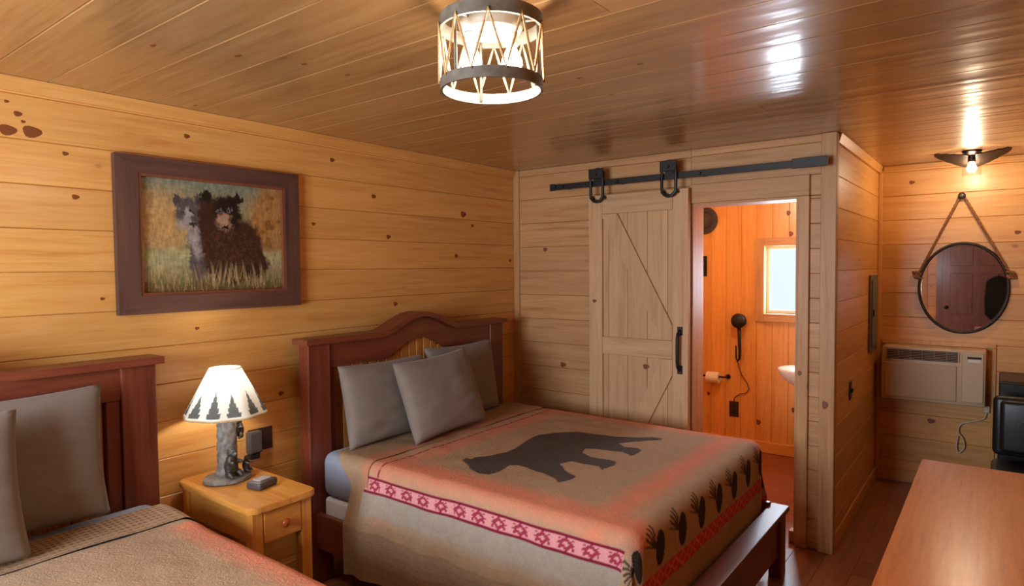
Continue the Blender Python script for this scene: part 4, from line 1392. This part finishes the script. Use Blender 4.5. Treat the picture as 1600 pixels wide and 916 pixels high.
ring('lower_ring', 2.135, 2.164, RD, 'grey_metal', dl)
ring('upper_ring', 2.296, 2.330, RD, 'grey_metal', dl)
MB().lathe([(0.07, 2.3985), (0.07, 2.36), (0.085, 2.352), (0.085, 2.302), (0.078, 2.292), (0.01, 2.288)], (DX, DY, 0), 40).build('white_pan', plain('grey_white_pan', rgb(176, 170, 160), 0.4, noise=0.05), dl, smooth=True, angle=40)
nz_ = 10
pts = []
for k in range(nz_ * 2):
    aa = 2 * PI * k / (nz_ * 2)
    pts.append((DX + (RD + 0.003) * math.cos(aa), DY + (RD + 0.003) * math.sin(aa), 2.304 if k % 2 else 2.160))
dense = []
for k in range(len(pts)):
    p, q2 = Vector(pts[k]), Vector(pts[(k + 1) % len(pts)])
    for j in range(4):
        dense.append(p.lerp(q2, j / 4))
MB().tube(dense, 0.0036, 6, True).build('rope_lacing', 'rope', dl, smooth=True)
for k in range(3):
    sb = MB()
    aa = 2 * PI * k / 3 + 0.4
    sb.tube([(DX + 0.08 * math.cos(aa), DY + 0.08 * math.sin(aa), 2.315), (DX + (RD - 0.008) * math.cos(aa), DY + (RD - 0.008) * math.sin(aa), 2.315)], 0.005, 8)
    sb.tube([(DX + (RD - 0.011) * math.cos(aa), DY + (RD - 0.011) * math.sin(aa), 2.32), (DX + (RD - 0.011) * math.cos(aa), DY + (RD - 0.011) * math.sin(aa), 2.14)], 0.004, 8)
    sb.build('support_bar', 'grey_metal', dl, smooth=True)
for k, aa in enumerate((0.75, 0.75 + PI)):
    bx, by = DX + 0.055 * math.cos(aa), DY + 0.055 * math.sin(aa)
    MB().lathe([(0.016, 2.289), (0.016, 2.258), (0.012, 2.254)], (bx, by, 0), 16).build('bulb_socket', 'white_enamel', dl, smooth=True, angle=40)
    MB().lathe([(0.010, 2.255), (0.016, 2.245), (0.027, 2.222), (0.029, 2.208), (0.022, 2.190), (0.006, 2.182)], (bx, by, 0), 20).build('bulb', 'bulb_drum', dl, smooth=True)

# ================================================================== ALCOVE
# winged ceiling light
EX, EY = 2.845, 5.20
el = thing('winged_ceiling_light', (EX, EY, H), 'small dark winged ceiling light with bare bulb above the round mirror', 'ceiling light')
MB().lathe([(0.055, H - 0.001), (0.055, H - 0.012), (0.03, H - 0.03), (0.02, H - 0.034)], (EX, EY, 0), 28).build('canopy', 'bronze', el, smooth=True, angle=40)
ca_, sa_ = math.cos(-0.0), math.sin(-0.0)
for s in (-1, 1):
    # swept wing: broad at the root, feathered towards a raised tip
    prof = []
    for i in range(9):
        t = i / 8
        prof.append((s * (0.022 + 0.185 * t), 0.085 * (1 - t) ** 0.7 + 0.008 + 0.012 * (i % 2) * t, H - 0.078 + 0.062 * t ** 1.2))
    vs, fs = [], []
    for x, wd, z in prof:
        for oy, oz in ((-wd, 0.40 * wd), (wd, -0.25 * wd), (wd, -0.25 * wd + 0.007), (-wd, 0.40 * wd + 0.007)):
            vs.append((EX + x, EY + oy - 0.02 * abs(x), z + oz))
    for i in range(8):
        for k in range(4):
            fs.append((4 * i + k, 4 * i + (k + 1) % 4, 4 * i + 4 + (k + 1) % 4, 4 * i + 4 + k))
    fs += [(3, 2, 1, 0), (32, 33, 34, 35)]
    MB().add(vs, fs).build('wing', 'bronze', el)
MB().lathe([(0.020, H - 0.034), (0.022, H - 0.075), (0.014, H - 0.08)], (EX, EY, 0), 18).build('bulb_socket', 'bronze', el, smooth=True, angle=40)
MB().lathe([(0.010, H - 0.078), (0.016, H - 0.088), (0.026, H - 0.110), (0.027, H - 0.122), (0.018, H - 0.138), (0.004, H - 0.144)], (EX, EY, 0), 20).build('bulb', 'bulb_small', el, smooth=True)
MB().lathe([(0.048, H - 0.064), (0.052, H - 0.09), (0.052, H - 0.165), (0.0495, H - 0.165), (0.0495, H - 0.09), (0.046, H - 0.064)], (EX, EY, 0), 32, close=True).build('glass_jar', 'glass', el, smooth=True)

# mirror on a rope
MX, MZ, MRX, MRZ = 2.792, 1.482, 0.262, 0.320
mi = thing('round_mirror', (MX, YA, MZ), 'round dark-framed mirror hanging from a rope on the alcove wall', 'mirror')
ang = np.linspace(0, 2 * PI, 72, endpoint=False)
MB().tube([(MX + MRX * math.cos(t), YA - 0.018, MZ + MRZ * math.sin(t)) for t in ang], 0.0105, 10, True).build('frame', 'bronze', mi, smooth=True)
MB().prism([(MX + (MRX - 0.004) * math.cos(t), MZ + (MRZ - 0.004) * math.sin(t)) for t in ang], 'xz', YA - 0.019, YA - 0.014).build('glass', 'mirror', mi)
MB().prism([(MX + (MRX - 0.002) * math.cos(t), MZ + (MRZ - 0.002) * math.sin(t)) for t in ang], 'xz', YA - 0.0138, YA - 0.002).build('backing', 'brown_plate', mi)
HXm, HZm = 2.780, 2.135
for s in (-1, 1):
    ex, ez = MX + s * 0.262, MZ + 0.115
    a0, b0 = Vector((HXm + s * 0.012, YA - 0.022, HZm)), Vector((ex, YA - 0.022, ez))
    n = 40
    strands = MB()
    for ph in (0, PI):
        pp = []
        for i in range(n):
            t = i / (n - 1)
            c = a0.lerp(b0, t)
            pp.append((c.x + 0.005 * math.cos(t * 60 + ph), c.y + 0.004 * math.sin(t * 60 + ph), c.z))
        strands.tube(pp, 0.0062, 6)
    strands.build('rope', 'brown_rope', mi, smooth=True)
    kn = MB()
    for j in range(3):
        kn.tube([(ex + 0.012 * s + (0.022 + 0.004 * j) * math.cos(t + j), YA - 0.022 - 0.008 * math.sin(t * 2 + j), ez - 0.022 + 0.024 * math.sin(t + 0.5 * j)) for t in np.linspace(0, 2 * PI, 16, endpoint=False)], 0.007, 6, True)
    kn.build('rope_knot', 'brown_rope', mi, smooth=True)
hk = tag(MB().lathe([(0.006, 0), (0.006, -0.03), (0.022, -0.032), (0.024, -0.04), (0.012, -0.047)], (HXm, YA - 0.001, HZm + 0.006), 16, axis='y').build('wall_peg', 'brown_plate', None, smooth=True), 'dark wall peg holding the rope of the round mirror', 'peg')

# air conditioner with wooden surround
AX0, AX1, AZ0, AZ1, AY0 = 2.312, 2.940, 0.660, 1.055, 5.43
ac = thing('air_conditioner', ((AX0 + AX1) / 2, YA, AZ0), 'beige through-wall air conditioner below the round mirror', 'air conditioner')
MB().box(AX0, AX1, AY0 + 0.012, YA - 0.001, AZ0, AZ1, 0.012, 3).build('body', 'ac_beige', ac, smooth=True, angle=50)
B('grille_recess', 'ac_dark', ac, AX0 + 0.035, 2.780, AY0 + 0.006, AY0 + 0.0115, AZ1 - 0.093, AZ1 - 0.020, 0.001)
for i in range(6):
    z = AZ1 - 0.088 + i * 0.0118
    B('slat', 'ac_slat', ac, AX0 + 0.037, 2.778, AY0, AY0 + 0.0055, z, z + 0.0045, 0.0008, 1)
for i in range(7):
    x = AX0 + 0.037 + i * 0.073
    B('grille_bar', 'ac_slat', ac, x, x + 0.004, AY0 - 0.003, AY0 - 0.0005, AZ1 - 0.092, AZ1 - 0.021, 0.0008, 1)
B('front_panel', 'ac_front', ac, AX0 + 0.022, 2.775, AY0, AY0 + 0.0115, AZ0 + 0.025, AZ1 - 0.118, 0.005)
cp = B('control_panel', 'ac_beige', ac, 2.805, AX1 - 0.012, AY0, AY0 + 0.0115, AZ0 + 0.03, AZ1 - 0.022, 0.005)
B('display', 'ac_dark', cp, 2.835, 2.915, AY0 - 0.002, AY0 - 0.0002, AZ1 - 0.060, AZ1 - 0.045, 0.0008, 1)
B('label_strip', 'paper', cp, 2.840, 2.912, AY0 - 0.002, AY0 - 0.0002, AZ1 - 0.085, AZ1 - 0.066, 0.0008, 1)
structure(MB().box(AX0 - 0.022, AX1 + 0.055, YA - 0.018, YA - 0.001, AZ1 + 0.002, AZ1 + 0.035, 0.003).box(AX1 + 0.03, AX1 + 0.055, YA - 0.018, YA - 0.001, 0.02, AZ1 + 0.001, 0.003).build('trim_13', 'pine_z'))
cpts = [(2.945, 5.60, 0.60), (2.93, 5.595, 0.555), (2.87, 5.59, 0.53), (2.80, 5.59, 0.50), (2.785, 5.59, 0.44), (2.815, 5.59, 0.39), (2.82, 5.59, 0.33), (2.79, 5.59, 0.29), (2.775, 5.59, 0.33), (2.785, 5.59, 0.42)]
crv = []
for i in range(len(cpts) - 1):
    p0, p1, p2, p3 = (Vector(cpts[max(0, min(len(cpts) - 1, i + k))]) for k in (-1, 0, 1, 2))
    for j in range(6):
        t = j / 6
        crv.append(0.5 * ((2 * p1) + (-p0 + p2) * t + (2 * p0 - 5 * p1 + 4 * p2 - p3) * t * t + (-p0 + 3 * p1 - 3 * p2 + p3) * t ** 3))
MB().tube(crv, 0.006, 8).build('power_cord', 'cord_white', ac, smooth=True)
B('plug', 'cord_white', ac, 2.93, 2.965, 5.585, YA - 0.001, 0.60, 0.65, 0.006)

# electrical panel seen edge-on on the alcove side wall
ep = thing('electrical_panel', (X1, 5.36, 1.02), 'grey metal electrical panel seen edge-on on the alcove side wall', 'electrical panel')
B('cover', 'panel_grey', ep, X1 + 0.0015, X1 + 0.016, 5.20, 5.50, 1.02, 1.58, 0.004)
pdr = B('panel_door', 'panel_grey', ep, X1 + 0.0165, X1 + 0.024, 5.23, 5.47, 1.06, 1.54, 0.003)
B('latch', 'black_plastic', pdr, X1 + 0.0245, X1 + 0.032, 5.24, 5.26, 1.28, 1.33, 0.002)

# mini fridge and leather chair at the right edge
mf = thing('mini_fridge', (3.24, 5.35, 0), 'black mini fridge against the alcove wall behind the leather chair', 'fridge')
B('cabinet', 'fridge', mf, 3.012, 3.47, 5.16, YA - 0.03, 0.02, 0.90, 0.008)
fd = B('fridge_door', 'fridge', mf, 3.012, 3.47, 5.115, 5.158, 0.03, 0.895, 0.008)
B('handle', 'black_plastic', fd, 3.03, 3.05, 5.085, 5.1145, 0.55, 0.80, 0.004)
for x in (3.03, 3.42):
    for y in (5.2, 5.53):
        MB().lathe([(0.015, 0.0), (0.015, 0.0195)], (x + 0.015, y, 0), 10).build('foot', 'black_plastic', mf)

chr_ = thing('leather_chair', (3.23, 4.66, 0), 'black leather chair with padded back at the right edge behind the table', 'chair')


def padded(name, x0, x1, y0, y1, z0, z1, mat, bulge, parent=chr_, seg=4, bev=0.035):
    return MB().box(x0, x1, y0, y1, z0, z1, bev, seg).build(name, mat, parent, smooth=True)


padded('backrest', 2.985, 3.46, 4.80, 4.87, 0.50, 0.86, 'leather', 0)
padded('back_cushion', 3.02, 3.425, 4.745, 4.81, 0.53, 0.845, 'leather', 0, bev=0.031)
padded('seat', 2.98, 3.46, 4.40, 4.86, 0.39, 0.475, 'leather', 0)
for x in (3.0, 3.42):
    for y in (4.42, 4.82):
        MB().lathe([(0.013, 0.0), (0.018, 0.389)], (x + 0.01, y, 0), 12).build('leg', 'black_plastic', chr_, smooth=True, angle=40)

# ================================================================== TABLE / DRESSER in the right foreground
tb = thing('dresser', (3.12, 2.15, 0), 'low orange-brown wooden dresser with glossy top in right foreground', 'dresser')
TX0, TX1, TY0, TY1, TZ = 2.765, 3.485, 1.25, 3.075, 0.86
MB().prism(rounded_rect(TX0, TX1, TY0, TY1, 0.006, 3), 'xy', TZ - 0.030, TZ - 0.003).prism(rounded_rect(TX0 + 0.003, TX1 - 0.003, TY0 + 0.003, TY1 - 0.003, 0.005, 3), 'xy', TZ - 0.003, TZ).build('top', 'table_top', tb)
B('carcass', 'table_y', tb, TX0 + 0.045, TX1 - 0.01, TY0 + 0.03, TY1 - 0.03, 0.07, TZ - 0.031, 0.003)
for r in range(3):
    for c in range(2):
        y0 = TY0 + 0.05 + c * 0.87
        z0 = 0.09 + r * 0.245
        dw = B('drawer', 'table_y', tb, TX0 + 0.026, TX0 + 0.0445, y0, y0 + 0.85, z0, z0 + 0.23, 0.004)
        for yy in (y0 + 0.2, y0 + 0.65):
            MB().lathe([(0.008, 0), (0.008, -0.008), (0.015, -0.012), (0.016, -0.018), (0.008, -0.022)], (TX0 + 0.026, yy, z0 + 0.115), 12, axis='x').build('knob', 'bronze', dw, smooth=True)
for x in (TX0 + 0.06, TX1 - 0.09):
    for y in (TY0 + 0.05, TY1 - 0.11):
        B('foot', 'table_y', tb, x, x + 0.06, y, y + 0.06, 0.0, 0.069, 0.003)

# ================================================================== BATHROOM
# hair dryer on the wall with cord to the outlet
hd = thing('hair_dryer', (1.163, BY1, 1.17), 'black round-headed hair dryer hanging on the orange bathroom wall', 'hair dryer')
MB().lathe([(0.035, -0.002), (0.05, -0.02), (0.064, -0.05), (0.066, -0.08), (0.05, -0.11), (0.02, -0.12)], (1.163, BY1, 1.165), 28, axis='y').build('head', 'black_iron', hd, smooth=True)
MB().tube([(1.163, BY1 - 0.06, 1.11), (1.167, BY1 - 0.06, 1.0), (1.172, BY1 - 0.06, 0.88), (1.165, BY1 - 0.055, 0.82), (1.148, BY1 - 0.05, 0.80), (1.136, BY1 - 0.05, 0.83), (1.134, BY1 - 0.05, 0.94)], [0.016, 0.015, 0.013, 0.010, 0.009, 0.008, 0.007], 10).build('handle', 'black_iron', hd, smooth=True)
cc_ = [(1.104, BY1 - 0.012, 0.42), (1.11, BY1 - 0.012, 0.46), (1.16, BY1 - 0.012, 0.50), (1.21, BY1 - 0.012, 0.51), (1.24, BY1 - 0.012, 0.55), (1.225, BY1 - 0.012, 0.60), (1.17, BY1 - 0.014, 0.68), (1.14, BY1 - 0.03, 0.80)]
MB().tube(cc_, 0.004, 6).build('cord', 'cord_brown', hd, smooth=True)
wall_plate('wall_outlet', 1.104, BY1, 0.355, 'y', 'dark outlet low on the orange bathroom wall below the hair dryer', 0.085, 0.14)
# toilet paper holder
tp = thing('paper_holder', (0.93, BY1, 0.64), 'dark wall bar holding the toilet paper in bathroom', 'holder')
MB().tube([(0.83, BY1 - 0.055, 0.645), (1.02, BY1 - 0.055, 0.645), (1.05, BY1 - 0.05, 0.645), (1.05, BY1 - 0.002, 0.645)], 0.008, 8).build('bar', 'bronze', tp, smooth=True)
MB().lathe([(0.022, -0.0012), (0.022, -0.007)], (1.05, BY1, 0.645), 14, axis='y').build('mount', 'bronze', tp)
tag(MB().lathe([(0.050, 0.875), (0.050, 0.985), (0.0185, 0.985), (0.0185, 0.875)], (0.0, BY1 - 0.055, 0.635), 28, axis='x', close=True).build('toilet_roll', 'paper', None, smooth=True, angle=40), 'white toilet paper roll on the bathroom wall bar', 'toilet paper')
# dark hats / wreath peeking past the jamb
w0 = thing('wall_ornament', (0.85, BY1, 2.07), 'dark round ornament high on the bathroom wall beside the left jamb', 'ornament')
MB().lathe([(0.12, -0.012), (0.125, -0.02), (0.08, -0.03), (0.07, -0.085), (0.05, -0.10), (0.01, -0.102)], (0.83, BY1, 2.075), 28, axis='y').build('crown', 'dark_decor', w0, smooth=True, angle=60)
MB().lathe([(0.075, -0.036), (0.077, -0.036), (0.075, -0.052), (0.073, -0.052)], (0.83, BY1, 2.075), 28, axis='y', close=True).build('band', 'grey_metal', w0, smooth=True)
hk2 = thing('towel_hook', (0.83, BY1, 1.66), 'narrow dark iron hook below the round ornament on bathroom wall', 'hook')
B('hook_plate', 'black_iron', hk2, 0.805, 0.85, BY1 - 0.008, BY1 - 0.001, 1.56, 1.75, 0.003)
MB().tube([(0.828, BY1 - 0.0085, 1.70), (0.828, BY1 - 0.05, 1.68), (0.828, BY1 - 0.055, 1.62), (0.828, BY1 - 0.03, 1.60)], 0.007, 8).build('hook_arm', 'black_iron', hk2, smooth=True)
# pedestal sink
SX, SY = 1.86, 5.33
sk = thing('pedestal_sink', (SX, SY, 0), 'white pedestal sink half hidden by the right door jamb', 'sink')
MB().lathe([(0.10, 0.70), (0.17, 0.73), (0.235, 0.79), (0.25, 0.83), (0.25, 0.845), (0.235, 0.848), (0.20, 0.825), (0.12, 0.77), (0.03, 0.75)], (SX, SY, 0), 40, sx=1.0, sy=0.82).build('basin', 'porcelain', sk, smooth=True)
MB().lathe([(0.125, 0.0), (0.125, 0.03), (0.095, 0.12), (0.075, 0.40), (0.085, 0.62), (0.11, 0.715)], (SX + 0.02, SY, 0), 28, sx=0.95, sy=0.8).build('pedestal', 'porcelain', sk, smooth=True)
MB().tube([(SX + 0.17, SY, 0.84), (SX + 0.17, SY, 0.95), (SX + 0.13, SY, 0.97), (SX + 0.07, SY, 0.95)], 0.011, 10).build('faucet', 'bronze', sk, smooth=True)
# bathroom ceiling light (out of sight above the opening)
bl = thing('bathroom_ceiling_light', (1.45, 4.75, H), 'white glass flush ceiling light in the bathroom, hidden above doorway', 'ceiling light')
MB().lathe([(0.13, H - 0.001), (0.13, H - 0.02), (0.12, H - 0.03)], (1.45, 4.75, 0), 32).build('base', 'white_enamel', bl, smooth=True, angle=40)
MB().lathe([(0.115, H - 0.031), (0.11, H - 0.06), (0.07, H - 0.09), (0.01, H - 0.1)], (1.45, 4.75, 0), 32).build('glass_bowl', emit('lit_glass_bowl', (1.0, 0.85, 0.62, 1), 4), bl, smooth=True)
point_light('bathroom_glow', (1.45, 4.75, H - 0.16), 15, (1.0, 0.84, 0.62), 0.08, bl)

# added jacket on the entrance door, standing in for the person with the camera
jk = thing('stand_in_jacket', (2.98, YF + 0.08, 1.45), 'black jacket added as stand-in for the camera holder in the round mirror', 'jacket')
outl = [(-0.05, 1.46), (0.05, 1.46), (0.09, 1.43), (0.15, 1.38), (0.17, 1.10), (0.16, 0.86), (0.11, 0.86), (0.11, 0.80), (-0.11, 0.80), (-0.11, 0.86), (-0.16, 0.86), (-0.17, 1.10), (-0.15, 1.38), (-0.09, 1.43)]
bm = bmesh.new()
fr_ = [bm.verts.new((2.99 + x, YF + 0.13, z)) for x, z in outl]
bk_ = [bm.verts.new((2.99 + x, YF + 0.052, z)) for x, z in outl]
bm.faces.new(fr_)
bm.faces.new(bk_[::-1])
for i in range(len(outl)):
    bm.faces.new((fr_[i], bk_[i], bk_[(i + 1) % len(outl)], fr_[(i + 1) % len(outl)]))
bmesh.ops.bevel(bm, geom=bm.edges[:], offset=0.02, segments=2, affect='EDGES', profile=0.6)
MB().bm(bm).build('stand_in_body', 'coat', jk, smooth=True)
MB().tube([(2.99, YF + 0.0475, 1.49), (2.99, YF + 0.075, 1.49), (2.99, YF + 0.085, 1.455)], 0.006, 8).build('hook', 'bronze', jk, smooth=True)
